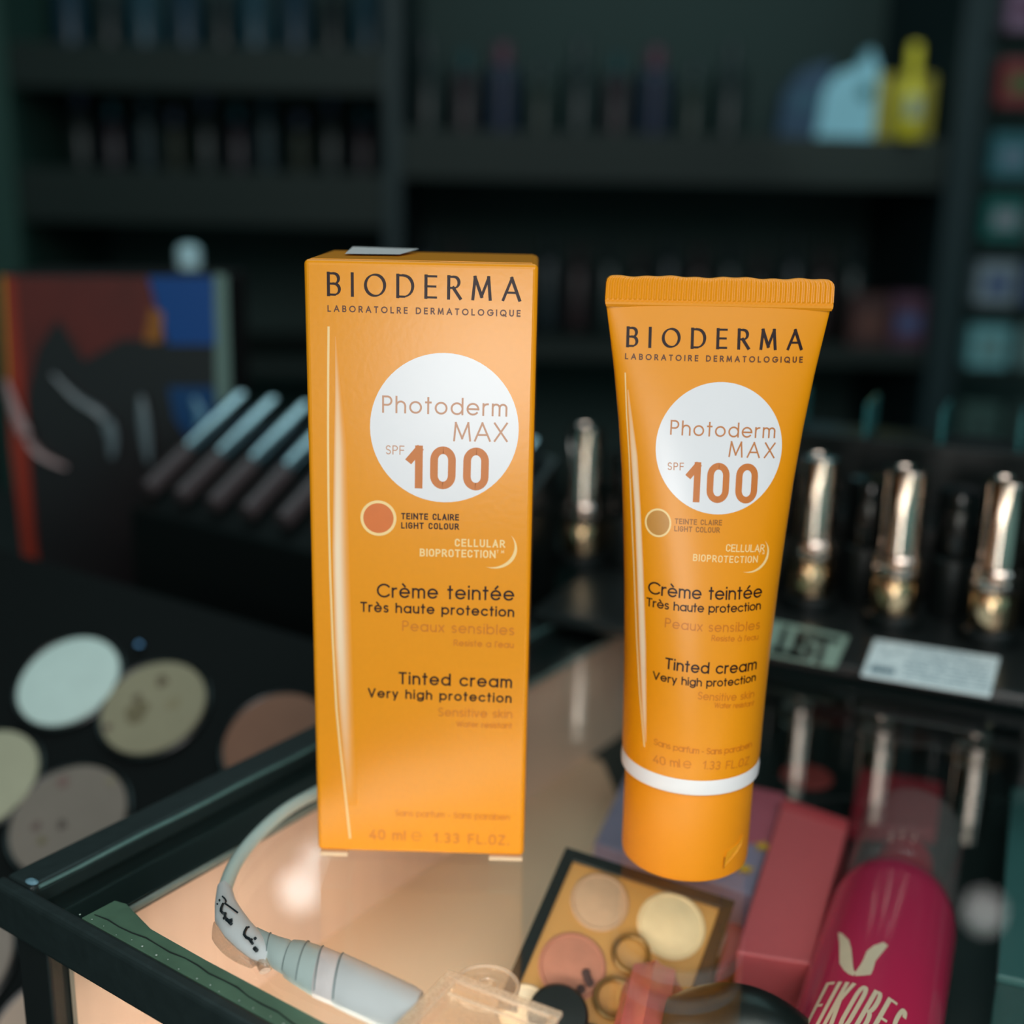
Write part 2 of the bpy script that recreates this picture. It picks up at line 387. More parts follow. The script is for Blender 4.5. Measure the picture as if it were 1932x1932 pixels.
letter('cellular_lettering', carton, M_cream, [ct('CELLULAR', 858, 1031, 953, 1033.5, 15, 2.8), ct('BIOPROTECTION', 792, 1049.5, 935, 1053, 15, 2.8), ct('TM', 937, 1043.5, 951, 1044, 6, 1.0)], cmap, G=GS)
mb = MB(); cc = cu(930, 1033)
ribbon(mb, [(cc[0]+cs(43,1033)*math.cos(math.radians(a)), cc[1]+cs(40,1033)*math.sin(math.radians(a))) for a in range(38, -108, -5)], lambda t: cs(6.5,1033)*math.sin(PI*t)+1e-5, cmap)
mb.build('crescent_mark', M_cream, carton)
letter('name_lettering', carton, M_brown_ink, [
    ct('Crème teintée', 711, 1127, 970, 1133.5, 27, 3.6), ct('Très haute protection', 680, 1154, 970, 1164, 19.5, 3.1),
    ct('Tinted cream', 752, 1290.5, 966, 1298, 24, 3.6), ct('Very high protection', 694, 1315.5, 965, 1326, 18.5, 3.1)], cmap)
letter('note_lettering', carton, M_ochre, [
    ct('Peaux sensibles', 759, 1190, 970, 1198.5, 20, 2.2), ct("Resiste a l'eau", 856, 1218.5, 969, 1222.5, 12.5, 1.6),
    ct('Sensitive skin', 827, 1351, 966, 1355, 17, 1.9), ct('Water resistant', 861, 1371, 966, 1374.5, 11.5, 1.4)], cmap)
letter('fragrance_lettering', carton, M_ochre, [ct('Sans parfum - Sans paraben', 746, 1539, 961, 1547.5, 12.5, 1.4)], cmap)
letter('volume_lettering', carton, mat('deep_ochre_ink', (205,116,26), 0.4), [ct('40 ml', 697, 1583, 765, 1585.5, 20, 2.8), ct('1.33 FL.OZ.', 818, 1589, 960, 1594.5, 20, 2.8), ct('e', 776, 1586, 797, 1587, 26, 1.6)], cmap, G=GS)
mb = MB(); P = [cu(x, y) for x, y in ((620,618),(619.3,700),(619,835),(620,960),(623,1082),(628,1210),(635,1339),(642,1412),(650,1483),(660.5,1580))]
ribbon(mb, P, cs(4.2, 1000), cmap); mb.build('thin_stripe', M_line, carton)
stripe('soft_stripe', carton, [(cu(632,635), cu(634,635), .1), (cu(632,750), cu(645,750), .5), (cu(630,840), cu(654,840), .75), (cu(627,1050), cu(659,1050), 1.0), (cu(631,1210), cu(664,1210), .95), (cu(639,1340), cu(668,1340), .6), (cu(650,1470), cu(672,1470), .18), (cu(655,1520), cu(674,1520), 0)], [0.1,.55,.95,1,.9,.65,.4,.2,.08,0], lambda u, v, k: Vector((u, -0.00004, v)))

# ================================================================== tube
TL = Vector((0.0443, 0.2700, 0.0))
tube = thing('cream_tube', 'orange squeeze tube with ribbed flat top, standing on its cap right of the carton', 'tube', TL)
ST = [(0.0268,.01625),(0.0280,.01650),(0.0350,.01660),(0.0428,.01678),(0.05625,.0172),(0.0694,.0178),(0.08225,.0186),(0.0948,.0195),(0.10705,.02075),(0.119,.0223),(0.12955,.0240),(0.1338,.0247)]
def ta(z):
    if z <= ST[0][0]: return ST[0][1]
    for i in range(len(ST)-1):
        if z <= ST[i+1][0]:
            f = (z-ST[i][0])/(ST[i+1][0]-ST[i][0]); return ST[i][1]*(1-f)+ST[i+1][1]*f
    return ST[-1][1]
def tb(z):
    f = max(0, min(1, (z-0.03)/(0.1338-0.03)))
    return 0.0165*(1-f**1.15)+0.0011*f**1.15
def ty(x, z):
    a = ta(z); b = tb(z); q = min(1, abs(x)/a); e = 2.0+0.6*max(0, min(1, (z-0.05)/0.08))
    return -b*(1-q**e)**(1/e) if q < 1 else 0.0
mb = MB(); NZ, NK = 56, 72; vs = []; fs = []
zs = [0.0266, 0.0270, 0.0274]+[0.0274+(0.1339-0.0274)*i/NZ for i in range(1, NZ+1)]
for zi, z in enumerate(zs):
    sc = (0.955, 0.985, 1.0)[zi] if zi < 3 else 1.0
    for k in range(NK):
        g = 2*PI*k/NK; x = ta(z)*math.cos(g); y = ty(x, z); y = y if math.sin(g) < 0 else -y
        vs.append((x*sc, y*sc, z))
for i in range(len(zs)-1):
    for k in range(NK): fs.append((i*NK+k, i*NK+(k+1) % NK, (i+1)*NK+(k+1) % NK, (i+1)*NK+k))
fs.append(tuple(range(NK-1, -1, -1))); mb.add(vs, fs); mb.sm = True
mb.build('tube_body', M_orange_plastic, tube)
# crimped end with fine vertical ribs
mb = MB(); vs = []; fs = []; NX = 46*6; SW = 0.0246
def crimp_row(z, t, rib, hw, dz=None):
    for i in range(NX+1):
        x = -hw+2*hw*i/NX; r = rib*(0.5+0.5*math.cos(2*PI*i/6)); zz = z+(dz(x) if dz else 0)
        vs.append((x, -(t+r), zz))
    for i in range(NX, -1, -1):
        x = -hw+2*hw*i/NX; r = rib*(0.5+0.5*math.cos(2*PI*i/6)); zz = z+(dz(x) if dz else 0)
        vs.append((x, (t+r), zz))
W2 = 2*(NX+1)
wob = lambda x: 0.00012*math.sin(x*420)+0.0001*math.sin(x*1130+1)
rows = [(0.1328,.0009,0,.0246,None),(0.1334,.00125,0,.0248,None),(0.1339,.0012,0,.0249,None),(0.1343,.0009,.00004,.0249,None),(0.1347,.0009,.00022,.0249,None),(0.1380,.0009,.00022,.0248,None),(0.1388,.0009,.00018,.0246,wob),(0.1393,.0008,.0001,.0241,wob),(0.1395,.0005,0,.0236,wob)]
for r in rows: crimp_row(*r)
for i in range(len(rows)-1):
    for k in range(W2): fs.append((i*W2+k, i*W2+(k+1) % W2, (i+1)*W2+(k+1) % W2, (i+1)*W2+k))
fs.append(tuple((len(rows)-1)*W2+k for k in range(W2))); mb.add(vs, fs); mb.build('crimped_end', M_orange_plastic, tube, smooth=False)
mb = MB(); mb.lathe([(.0150,.0232),(.0161,.0233),(.0165,.0237),(.0166,.0255),(.0164,.0272),(.0158,.0276),(.0140,.0277)], 64); mb.build('white_ring', mat('white_plastic', (238,236,238), 0.35, var=0.01), tube)
mb = MB(); mb.lathe([(.0130,0.0),(.0147,.0001),(.01525,.0006),(.0154,.0016),(.01545,.012),(.01545,.0226),(.0152,.0233)], 72)
mb.build('cap', mat('orange_cap', (238,146,6), 0.46, var=0.02), tube, label='smooth cylindrical cap the tube stands on')
# small torn sticker and nick on the cap
def capmap(u, z, k=0, r=0.01552): return Vector((r*math.sin(u/r), -r*math.cos(u/r), z))
mb = MB(); q = [(0.0075,.0035),(0.0082,.0075),(0.0120,.0085),(0.0138,.0100),(0.0140,.0082),(0.0118,.0062)]
n = len(q); mb.add([capmap(u, z, 0, 0.01551) for u, z in q]+[capmap(u, z, 0, 0.01565) for u, z in q], [tuple(range(n)), tuple(range(2*n-1, n-1, -1))]+[(i, n+i, n+(i+1) % n, (i+1) % n) for i in range(n)])
mb.build('torn_sticker', mat('clear_sticker', (240,160,30), 0.25), tube)
mb = MB(); ribbon(mb, ln((0.0076,.0034),(0.0077,.0062)), 0.00022, lambda u, v, k: capmap(u, v, 0, 0.01567)); mb.build('nick', M_brown_ink2, tube)
def tu(px, py):
    y = TL.y-0.012
    for _ in range(12):
        p = aty(px, py, y); x, z = p.x-TL.x, p.z; y = TL.y+ty(x, z)
    return (x, z)
def tmap(off): return lambda u, v, k: Vector((u, ty(u, v)-off-1.5e-6*k, v))
def tsz(n, px, py): return n*(tu(px+6, py)[0]-tu(px-6, py)[0])/12
def tt(s, x0, y0, x1, y1, hpx, wpx, sx=1.0):
    a, b = tu(x0, y0), tu(x1, y1); h = tsz(hpx, 1330, (y0+y1)/2)*1.03
    zz = a[1]; b = (b[0], b[1])
    return (s, a, b, h, tsz(wpx, 1330, y0), sx)
TM = tmap(0.00008)
letter('maker_lettering', tube, M_brown_ink, [tt('BIODERMA', 1181, 655, 1514, 660.5, 38, 5.8, 0.9)], TM, nib=(22, 0.42))
letter('laboratory_lettering', tube, M_brown_ink2, [tt('LABORATOIRE DERMATOLOGIQUE', 1179, 677.5, 1514, 684, 11, 2.0)], TM)
mb = MB(); cL = tu(1237, 845.5); cR = tu(1475, 845.5); cT = tu(1356, 720.6); cB = tu(1356, 970.5)
disc(mb, ((cL[0]+cR[0])/2, (cT[1]+cB[1])/2), (cR[0]-cL[0])/2, (cT[1]-cB[1])/2, tmap(0.00004), rings=14, n=96); mb.build('white_disc', M_white_ink, tube)
letter('product_lettering', tube, mat('soft_copper_ink', (198,124,70), 0.4), [tt('Photoderm', 1264, 820, 1462, 826.5, 27, 3.0), tt('MAX', 1374, 862, 1461, 864.5, 29, 3.0), tt('SPF', 1259.5, 886.5, 1290, 887.5, 14, 1.6)], TM)
letter('factor_number', tube, M_copper, [tt('100', 1293, 946.5, 1427, 949.5, 73, 12.5, 0.85)], TM)
c0 = tu(1241.6, 986.2); rx = tsz(23, 1242, 986); rz = tu(1242, 961)[1]-c0[1]
mb = MB(); disc(mb, c0, rx*1.09, rz*1.08, TM, 1, rings=1, r0=0.86); mb.build('swatch_ring', M_cream, tube)
mb = MB(); disc(mb, c0, rx*.96, rz*.95, TM, 0); mb.build('tint_swatch', mat('tint_tan', (200,138,60), 0.4), tube)
letter('tint_lettering', tube, mat('faded_brown_ink', (160,98,22), 0.4), [tt('TEINTE CLAIRE', 1273, 988, 1362, 991, 10, 1.7), tt('LIGHT COLOUR', 1272, 1002, 1358, 1005, 10, 1.7)], TM, G=GS)
letter('cellular_lettering', tube, M_cream, [tt('CELLULAR', 1369, 1040.5, 1442, 1040.5, 14, 2.1), tt('BIOPROTECTION', 1307, 1058, 1429, 1061, 13, 2.1), tt('TM', 1431, 1046, 1442, 1046, 5, 0.8)], TM, G=GS)
mb = MB(); cc = tu(1414, 1044); rr = tsz(36, 1414, 1044)
ribbon(mb, [(cc[0]+rr*math.cos(math.radians(a)), cc[1]+rr*0.95*math.sin(math.radians(a))) for a in range(38, -108, -5)], lambda t: tsz(4.8, 1400, 1044)*math.sin(PI*t)+1e-5, TM)
mb.build('crescent_mark', M_cream, tube)
letter('name_lettering', tube, M_brown_ink, [
    tt('Crème teintée', 1222, 1119, 1437, 1126, 24, 3.1), tt('Très haute protection', 1219, 1142.5, 1435, 1149, 16.5, 2.4),
    tt('Tinted cream', 1254, 1261, 1427, 1262, 21.5, 3.1), tt('Very high protection', 1231, 1280.5, 1425.5, 1283.5, 15.5, 2.4)], TM)
letter('note_lettering', tube, M_ochre, [
    tt('Peaux sensibles', 1254, 1183, 1433, 1186, 18, 2.0), tt("Resiste à l'eau", 1342, 1209, 1430, 1206, 11, 1.3),
    tt('Sensitive skin', 1316, 1319, 1422, 1315, 14.5, 1.7), tt('Water resistant', 1347, 1335, 1422, 1330, 10, 1.2)], TM)
letter('fragrance_lettering', tube, M_ochre, [tt('Sans parfum - Sans paraben', 1233, 1404, 1418, 1408, 12, 1.5)], TM)
letter('volume_lettering', tube, MATS['deep_ochre_ink'], [tt('40 ml', 1232, 1438.5, 1283, 1448, 16, 1.9), tt('1.33 FL.OZ', 1325, 1450.5, 1412, 1441.5, 16, 1.9), tt('e', 1289, 1449, 1306, 1450, 20, 1.5)], TM, G=GS)
mb = MB(); P = [tu(x, y) for x, y in ((1179.5,704),(1182,780),(1187,860),(1191,960),(1196,1070),(1201,1200),(1207,1310),(1217.4,1427))]
PP = []
for i in range(len(P)-1): PP += ln(P[i], P[i+1])[:-1]
ribbon(mb, PP, tsz(2.6, 1200, 1000), TM); mb.build('thin_stripe', M_line, tube)
stripe('soft_stripe', tube, [(tu(1183,735), tu(1186,735), .3), (tu(1190,860), tu(1203,860), .8), (tu(1197,960), tu(1209,960), 1), (tu(1201,1070), tu(1214,1070), 1), (tu(1206,1220), tu(1219,1220), 1), (tu(1212,1350), tu(1220,1350), .7), (tu(1217,1400), tu(1219.5,1400), .3)], [.15,.7,.9,1,1,.9,.6,.2], tmap(0.00005))

# ================================================================== display case
K = Vector((-0.1158, 0.2487, 0.0)); KA = math.radians(-34.5)
case = thing('display_case', 'low glass display case with dark metal frame, lit peach inside, carrying carton and tube', 'display case', K, KA)
MK = Matrix.Translation(K) @ Matrix.Rotation(KA, 4, 'Z')
LX, LY, HC = 0.42, 0.40, 0.205
M_top = glass_mat('case_glass', (0.97, 1.0, 0.985), 1.36, 0.0)
TG = 0.004
mb = MB(); mb.box((0.003, 0.002, -TG), (LX-0.003, LY-0.003, 0.0)); mb.build('glass_top', M_top, case)
def rail(name, a, b, material=M_metal_dark, bev=0.0012): 
    mb = MB(); mb.box(a, b); return mb.build(name, material, case, bevel=bev)
rail('frame_rail', (-0.002, -0.002, -0.0110), (LX, 0.0019, 0.0010))
rail('frame_rail', (-0.002, 0.0020, -0.0110), (0.0078, LY, 0.0008))
rail('frame_rail', (LX-0.003, 0.0020, -0.0110), (LX+0.006, LY, 0.0008))
rail('frame_rail', (0.0079, LY-0.003, -0.0110), (LX-0.004, LY+0.006, 0.0008))
# glued black ledge under the left rim and the thin silicone line that ends it
rail('black_ledge', (0.0079, 0.0030, -0.0075), (0.0245, LY-0.004, -TG-0.0002), M_black, 0.0004)
mb = MB(); mb.tube([(0.0258, 0.010+i*0.02, -TG-0.0008+0.0002*math.sin(i*2.1)) for i in range(19)], 0.0009, 8)
mb.build('silicone_bead', mat('grey_silicone', (126,130,124), 0.5, var=0.3, scale=200), case)
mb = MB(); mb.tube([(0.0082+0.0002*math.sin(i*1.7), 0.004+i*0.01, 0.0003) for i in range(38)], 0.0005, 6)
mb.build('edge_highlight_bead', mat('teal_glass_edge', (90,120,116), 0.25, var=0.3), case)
# green tinted strip of glass edge along the front, wider at the corner
M_green = mat('green_glass_edge', (82,112,92), 0.3, var=0.35, scale=120, bump=0.3)
mb = MB(); mb.prism([(0.0265,0.00185),(0.0268,0.0105),(0.0300,0.0112),(0.0420,0.0082),(0.0600,0.0078),(0.12,0.0080),(0.30,0.0085),(LX-0.006,0.0085),(LX-0.006,0.00185)], 0.00005, 0.0006)
mb.build('edge_strip', M_green, case, bevel=0.0002)
random.seed(3)
mb = MB(); pts = [(0.028+i*0.004, 0.0042+0.0011*math.sin(i*0.21)+0.0003*math.sin(i*1.9), 0.0007) for i in range(60)]
mb.tube(pts, [0.00010+0.00008*abs(math.sin(i*1.3)) for i in range(60)], 6); mb.build('sealant_crack', mat('dark_grime', (22,34,30), 0.7), case)
mb = MB()
for i in range(46):
    x = 0.026+i*0.0041+rnd.uniform(-.001,.001); y = 0.0024+rnd.uniform(-.0004,.0007); r = rnd.uniform(.00012,.0003)
    mb.lathe([(r*.6,0),(r,r*.5),(r*.5,r)], 6, Matrix.Translation((x, y, 0.0008)))
mb.build('dried_glue_specks', mat('pale_glue', (150,170,160), 0.4), case, kind='stuff')
mb = MB(); mb.lathe([(.0008,0),(.0012,.0004),(.0006,.0009)], 12, Matrix.Translation((0.0062, 0.0035, 0.0008)) @ Matrix.Diagonal((1.6,1,1,1))); mb.build('glue_blob', mat('blue_grey_glue', (110,146,160), 0.3), case)
for x, y in ((0.0035, 0.0), (LX-0.012, 0.0), (0.0, LY-0.008), (LX-0.008, LY-0.008)):
    mb = MB(); mb.box((x, y, -HC), (x+0.0115, y+0.0105, -0.0112)); mb.build('post', M_black_matt, case, bevel=0.0006)
mb = MB(); mb.box((0.0155, 0.0008, -HC+0.01), (LX-0.013, 0.0032, -0.0114)); mb.build('front_pane', M_top, case)
mb = MB(); mb.box((-0.002, -0.002, -HC-0.006), (LX+0.006, LY+0.006, -HC)); mb.build('case_base', M_black_matt, case, bevel=0.001)
# inner shelf: black board, its left half covered with a glossy peach lining sheet
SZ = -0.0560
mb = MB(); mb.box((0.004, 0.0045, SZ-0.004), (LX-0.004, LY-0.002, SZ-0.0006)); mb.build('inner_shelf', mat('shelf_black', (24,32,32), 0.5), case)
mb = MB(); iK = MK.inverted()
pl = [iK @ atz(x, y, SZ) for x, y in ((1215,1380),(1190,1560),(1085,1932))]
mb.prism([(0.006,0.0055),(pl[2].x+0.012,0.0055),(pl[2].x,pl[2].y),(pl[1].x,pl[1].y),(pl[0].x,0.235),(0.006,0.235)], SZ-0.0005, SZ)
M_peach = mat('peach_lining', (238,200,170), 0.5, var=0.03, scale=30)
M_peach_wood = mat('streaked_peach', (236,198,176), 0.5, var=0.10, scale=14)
for nd in M_peach_wood.node_tree.nodes:
    if nd.type == 'TEX_NOISE':
        mp_ = M_peach_wood.node_tree.nodes.new('ShaderNodeMapping'); mp_.inputs['Scale'].default_value = (1, 12, 0.6)
        tc_ = [q for q in M_peach_wood.node_tree.nodes if q.type == 'TEX_COORD'][0]
        M_peach_wood.node_tree.links.new(tc_.outputs['Object'], mp_.inputs['Vector']); M_peach_wood.node_tree.links.new(mp_.outputs[0], nd.inputs['Vector'])
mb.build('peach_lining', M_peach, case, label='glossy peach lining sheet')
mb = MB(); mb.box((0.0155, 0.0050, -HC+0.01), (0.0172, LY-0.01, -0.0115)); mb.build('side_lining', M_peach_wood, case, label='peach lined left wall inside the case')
# led strip under the front rail
mb = MB(); mb.box((0.080, 0.0040, -0.0125), (0.38, 0.0085, -0.0085)); 
mb.build('led_strip', mat('led_diffuser', (255,230,200), 0.5, emit=(1.0, 0.88, 0.78, 6.0)), case)
l = bpy.data.lights.new('case_led_light', 'AREA'); l.shape = 'RECTANGLE'; l.size = 0.30; l.size_y = 0.008; l.energy = 0.21; l.color = (1.0, 0.89, 0.79)
o = bpy.data.objects.new('case_led_light', l); C.objects.link(o); o.parent = case; o.location = (0.200, 0.0090, -0.0140); o.rotation_euler = (math.radians(38), 0, 0)

# ---- cable with tape, marker writing and a clear housing, lying on the glass
M_cable = mat('grey_green_cable', (190,208,200), 0.38, var=0.05, scale=200)
M_tape = mat('grey_green_tape', (186,202,198), 0.36, var=0.08, scale=160, bump=0.5)
M_sleeve = mat('pale_grey_sleeve', (212,216,216), 0.32, var=0.05, scale=120, bump=0.3)
o0 = atz(440, 1700, 0)
cable = thing('led_cable', 'grey green taped cable with pen writing, curving over the glass before the carton', 'cable', (o0.x, o0.y, 0))
def cl(px, py, z): p = atz(px, py, z); return Vector((p.x-o0.x, p.y-o0.y, z))
def smooth_path(P, n=6):
    out = []
    for i in range(len(P)-1):
        a = P[max(i-1,0)]; b = P[i]; c = P[i+1]; d = P[min(i+2, len(P)-1)]
        for k in range(n):
            t = k/n; out.append(0.5*((2*b)+(c-a)*t+(2*a-5*b+4*c-d)*t*t+(3*b-a-3*c+d)*t*t*t))
    return out+[P[-1]]
mb = MB(); P = smooth_path([cl(x, y, 0.0017) for x, y in ((700,1458),(640,1476),(588,1500),(540,1528),(495,1566),(455,1612),(430,1660),(424,1700),(440,1736),(470,1768),(505,1795))]); mb.tube(P, 0.00165, 14); mb.build('cord', M_cable, cable)
# flattened tape flag carrying the writing
def loft(name, stations, material, n=18, pw=1.0):
    """stations: (upper px, lower px, height) across the cable, flattened cross-section resting on the glass"""
    mb = MB(); vs = []; fs = []
    for (a, b, h) in stations:
        A, B = cl(a[0], a[1], h*0.5), cl(b[0], b[1], h*0.5); c = (A+B)/2; e = (A-B)/2
        for k in range(n):
            g = 2*PI*k/n; q = c+e*math.cos(g); q.z = h*0.5+h*0.5*math.sin(g)*1.0; q.z = max(q.z, 0.00005); vs.append(q)
    N = len(stations)
    for i in range(N-1):
        for k in range(n): fs.append((i*n+k, i*n+(k+1) % n, (i+1)*n+(k+1) % n, (i+1)*n+k))
    fs += [tuple(range(n-1,-1,-1)), tuple((N-1)*n+k for k in range(n))]
    mb.add(vs, fs); mb.sm = True; return mb.build(name, material, cable)
loft('tape_flag', [((436,1672),(409,1676),.0034),((446,1702),(405,1706),.0040),((459,1722),(405,1738),.0042),((474,1742),(424,1766),.0043),((492,1762),(447,1788),.0043),((507,1778),(474,1807),.0042),((516,1794),(500,1818),.0038)], M_sleeve)
loft('tape_wrap', [((486,1752),(478,1790),.0030),((510,1766),(500,1808),.0044),((530,1774),(514,1822),.0050),((548,1779),(531,1832),.0052),((560,1786),(540,1838),.0050)], M_tape)
loft('tape_wrap', [((554,1788),(532,1833),.0050),((558,1782),(533,1836),.0062),((575,1783),(549,1848),.0066),((600,1791),(578,1866),.0070),((612,1796),(592,1873),.0070)], M_tape)
loft('tape_wrap', [((608,1793),(588,1874),.0069),((612,1794),(594,1876),.0073),((640,1806),(618,1886),.0074),((648,1810),(626,1889),.0073)], mat('pinkish_grey_tape', (222,214,212), 0.36, var=0.06, bump=0.4))
loft('sleeve', [((640,1808),(620,1886),.0071),((652,1808),(632,1893),.0076),((690,1826),(668,1910),.0078),((740,1850),(714,1930),.0080),((788,1874),(760,1952),.0082),((800,1882),(775,1960),.0080)], M_sleeve)
def seam(a, b, h):
    A, B = cl(a[0], a[1], h*0.5), cl(b[0], b[1], h*0.5); c = (A+B)/2; e = (A-B)/2
    mb = MB(); mb.tube([Vector((c.x+e.x*math.cos(g)*1.01, c.y+e.y*math.cos(g)*1.01, h*0.5+h*0.515*math.sin(g))) for g in [PI*(0.06+0.88*i/14) for i in range(15)]], 0.00013, 6)
    mb.build('tape_seam', mat('tape_edge_grey', (120,136,136), 0.5), cable)
seam((512,1766),(502,1810),.0045); seam((556,1784),(532,1834),.0053); seam((585,1785),(558,1855),.0068); seam((612,1795),(593,1875),.0074); seam((650,1809),(628,1892),.0077)
# clear glue
M_glue = glass_mat('clear_glue', (0.96, 0.90, 0.84), 1.45, 0.06, haze=0.30, hazecol=(0.62, 0.44, 0.32))
def glue(name, P, R, flat=0.6):
    mb = MB(); mb.tube(smooth_path([cl(x, y, 0.0012) for x, y in P], 4), None or [0.0], 12) if False else None
    pts = smooth_path([cl(x, y, 0.0013) for x, y in P], 4); n = len(pts)
    rr = []
    for i in range(n):
        f = i/(n-1)*(len(R)-1); j = min(int(f), len(R)-2); f -= j; rr.append(R[j]*(1-f)+R[j+1]*f)
    mb = MB(); mb.tube(pts, rr, 12, flat); mb.build(name, M_glue, cable)
glue('glue_drip', [(408,1740),(414,1768),(432,1790),(455,1808),(478,1821)], [.0006,.0016,.0017,.0014,.0009])
glue('glue_drip', [(474,1806),(482,1818),(490,1814),(500,1832)], [.0006,.0009,.0008,.0012])
mb = MB(); mb.lathe([(.0008,0),(.0017,.0005),(.0019,.0013),(.0013,.0022),(.0004,.0026)], 20, Matrix.Translation(cl(501, 1828, 0.0001))); mb.build('glue_drip', M_glue, cable)
# pen writing on the tape flag (raised just off its rounded top)
M_pen = mat('black_marker', (16,28,34), 0.5)
mb = MB()
def pen(P, r=0.00022):
    mb.tube([cl(380+x*0.1553, 1660+y*0.1553, 0.0046-0.0000) for x, y in P], r, 6)
pen([(255,200),(290,235),(300,262),(285,285),(350,330),(440,398)], .00020)
pen([(262,290),(240,340),(238,380),(262,405),(292,408),(285,440),(292,455),(268,470)], .00030)
pen([(305,480),(335,505),(362,535)], .00040); pen([(340,520),(350,492),(378,488)], .00036)
pen([(552,578),(525,630),(520,665),(545,700),(580,715),(622,775)], .00032); pen([(600,735),(612,722)], .0003); pen([(572,572),(576,576)], .00024)
pen([(650,708),(655,714)], .00036); pen([(645,830),(672,858)], .00048); pen([(218,240),(220,256)], .0002); pen([(190,290),(196,296)], .0002)
mb.build('pen_writing', M_pen, cable)
# clear plastic housing
M_clear = glass_mat('clear_housing_plastic', (0.99, 0.93, 0.86), 1.49, 0.03, haze=0.16, hazecol=(1.0, 0.82, 0.64))
M_clear_edge = glass_mat('clear_plastic_edge', (0.98, 0.88, 0.76), 1.49, 0.08, haze=0.42, hazecol=(1.0, 0.84, 0.66))
HZ = 0.0085
a = cl(848, 1833, HZ); b = cl(1056, 1910, HZ); cpt = cl(772, 1922, HZ)
exh = (b-a).normalized(); eyh = Vector((exh.y, -exh.x, 0)); 
if eyh.y > 0: eyh = -eyh
LH = (b-a).length; WH = 0.020
MH = frame_to(exh, -eyh, Vector((0,0,1)), Vector((a.x, a.y, 0)))   # local: x along, y away, so the body spans y from -WH to 0
mb = MB(); mb.box((0, -WH, 0.0008), (LH, 0, HZ-0.0012), MH); mb.build('housing_body', M_clear, cable, bevel=0.0006)
mb = MB()
mb.box((-0.0006, -0.0014, HZ-0.0012), (LH+0.0004, 0.0006, HZ), MH); mb.box((-0.0006, -WH, HZ-0.0012), (0.0024, -0.0015, HZ), MH)
mb.box((LH-0.0012, -WH, HZ-0.0012), (LH+0.0004, -0.0015, HZ), MH); mb.box((0.0025, -0.0052, HZ-0.0012), (LH-0.0013, -0.0046, HZ-0.0004), MH)
mb.build('housing_rim', M_clear_edge, cable, bevel=0.0003)
# tab with a screw hole
tc = Vector((0.0062, 0.0006, 0)); R1, R2 = 0.0066, 0.0020
mb = MB(); vs = []; fs = []; n = 40
for z in (HZ-0.0034, HZ-0.0018):
    for k in range(n):
        g = 2*PI*k/n; vs.append(MH @ Vector((tc.x+0.001+R1*math.cos(g), tc.y+0.0012+R1*0.92*math.sin(g), z)))
    for k in range(n):
        g = 2*PI*k/n; vs.append(MH @ Vector((tc.x+0.0012+R2*math.cos(g), tc.y+0.0016+R2*math.sin(g), z)))
for k in range(n):
    j = (k+1) % n
    fs += [(k, n+k, n+j, j), (2*n+k, 2*n+j, 3*n+j, 3*n+k), (k, j, 2*n+j, 2*n+k), (n+k, 3*n+k, 3*n+j, n+j)]
mb.add(vs, fs); mb.build('screw_tab', M_clear, cable, bevel=0.0003)
mb = MB(); mb.torus(R1-0.0003, 0.00045, MH @ Matrix.Translation((tc.x+0.001, tc.y+0.0012, HZ-0.0018)), a0=-0.15, a1=PI+0.1)
mb.build('tab_rim', M_clear_edge, cable)
mb = MB(); mb.torus(R2, 0.0003, MH @ Matrix.Translation((tc.x+0.0012, tc.y+0.0016, HZ-0.0017)), n=24, k=6); mb.build('hole_rim', M_clear_edge, cable)

# ================================================================== things on the inner shelf (under the glass)
FZ = SZ-0.0006
def quad_on(zz, pts): return [(p.x, p.y) for p in (atz(x, y, zz) for x, y in pts)]
def centred(pts):
    cx = sum(p[0] for p in pts)/len(pts); cy = sum(p[1] for p in pts)/len(pts)
    return (cx, cy), [(p[0]-cx, p[1]-cy) for p in pts]
def shrink(poly, f): return [(x*f, y*f) for x, y in poly]
# contour palette: black tray, gold insert, round pans
nP = Vector((0.04, -0.60, 0.80)).normalized(); PP0 = CAM+ray(1165, 1760)*(((-0.029)-CAM.z)/ray(1165, 1760).z)
def at_pal(px, py): d = ray(px, py); return CAM + d*((PP0-CAM).dot(nP)/d.dot(nP))
uP = Vector((1, 0, 0)); uP = (uP-nP*uP.dot(nP)).normalized(); vP = nP.cross(uP)
FP = frame_to(uP, vP, nP, PP0); FPi = FP.inverted()
def pl2(px, py): q = FPi @ at_pal(px, py); return (q.x, q.y)
pal = thing('makeup_palette', 'black rimmed palette with gold insert and round powder pans, leaning under the glass', 'makeup palette', PP0-nP*0.0075)
pal.rotation_euler = FP.to_euler()
rim = [pl2(*a) for a in ((1068,1598),(1388,1700),(1282,2010),(935,1900))]
mb = MB(); mb.prism(rim, 0.0, 0.0058); mb.build('palette_base', M_black, pal, bevel=0.0006)
cx_ = sum(p[0] for p in rim)/4; cy_ = sum(p[1] for p in rim)/4
inn = [(cx_+(x-cx_)*0.86, cy_+(y-cy_)*0.86) for x, y in rim]
n = 4; mb = MB(); ro = [(x, y, 0.0058) for x, y in rim]+[(x, y, 0.0058) for x, y in inn]+[(x, y, 0.0078) for x, y in rim]+[(x, y, 0.0078) for x, y in inn]
fs = []
for i in range(4):
    j = (i+1) % 4; fs += [(8+i, 8+j, 12+j, 12+i), (i, j, 8+j, 8+i), (4+i, 12+i, 12+j, 4+j), (i, 4+i, 4+j, j)]
mb.add(ro, fs); mb.build('palette_rim', M_black, pal, bevel=0.0003)
mb = MB(); mb.prism(inn, 0.0058, 0.0066); mb.build('gold_insert', mat('gold_insert', (192,138,74), 0.45, var=0.1, scale=40), pal)
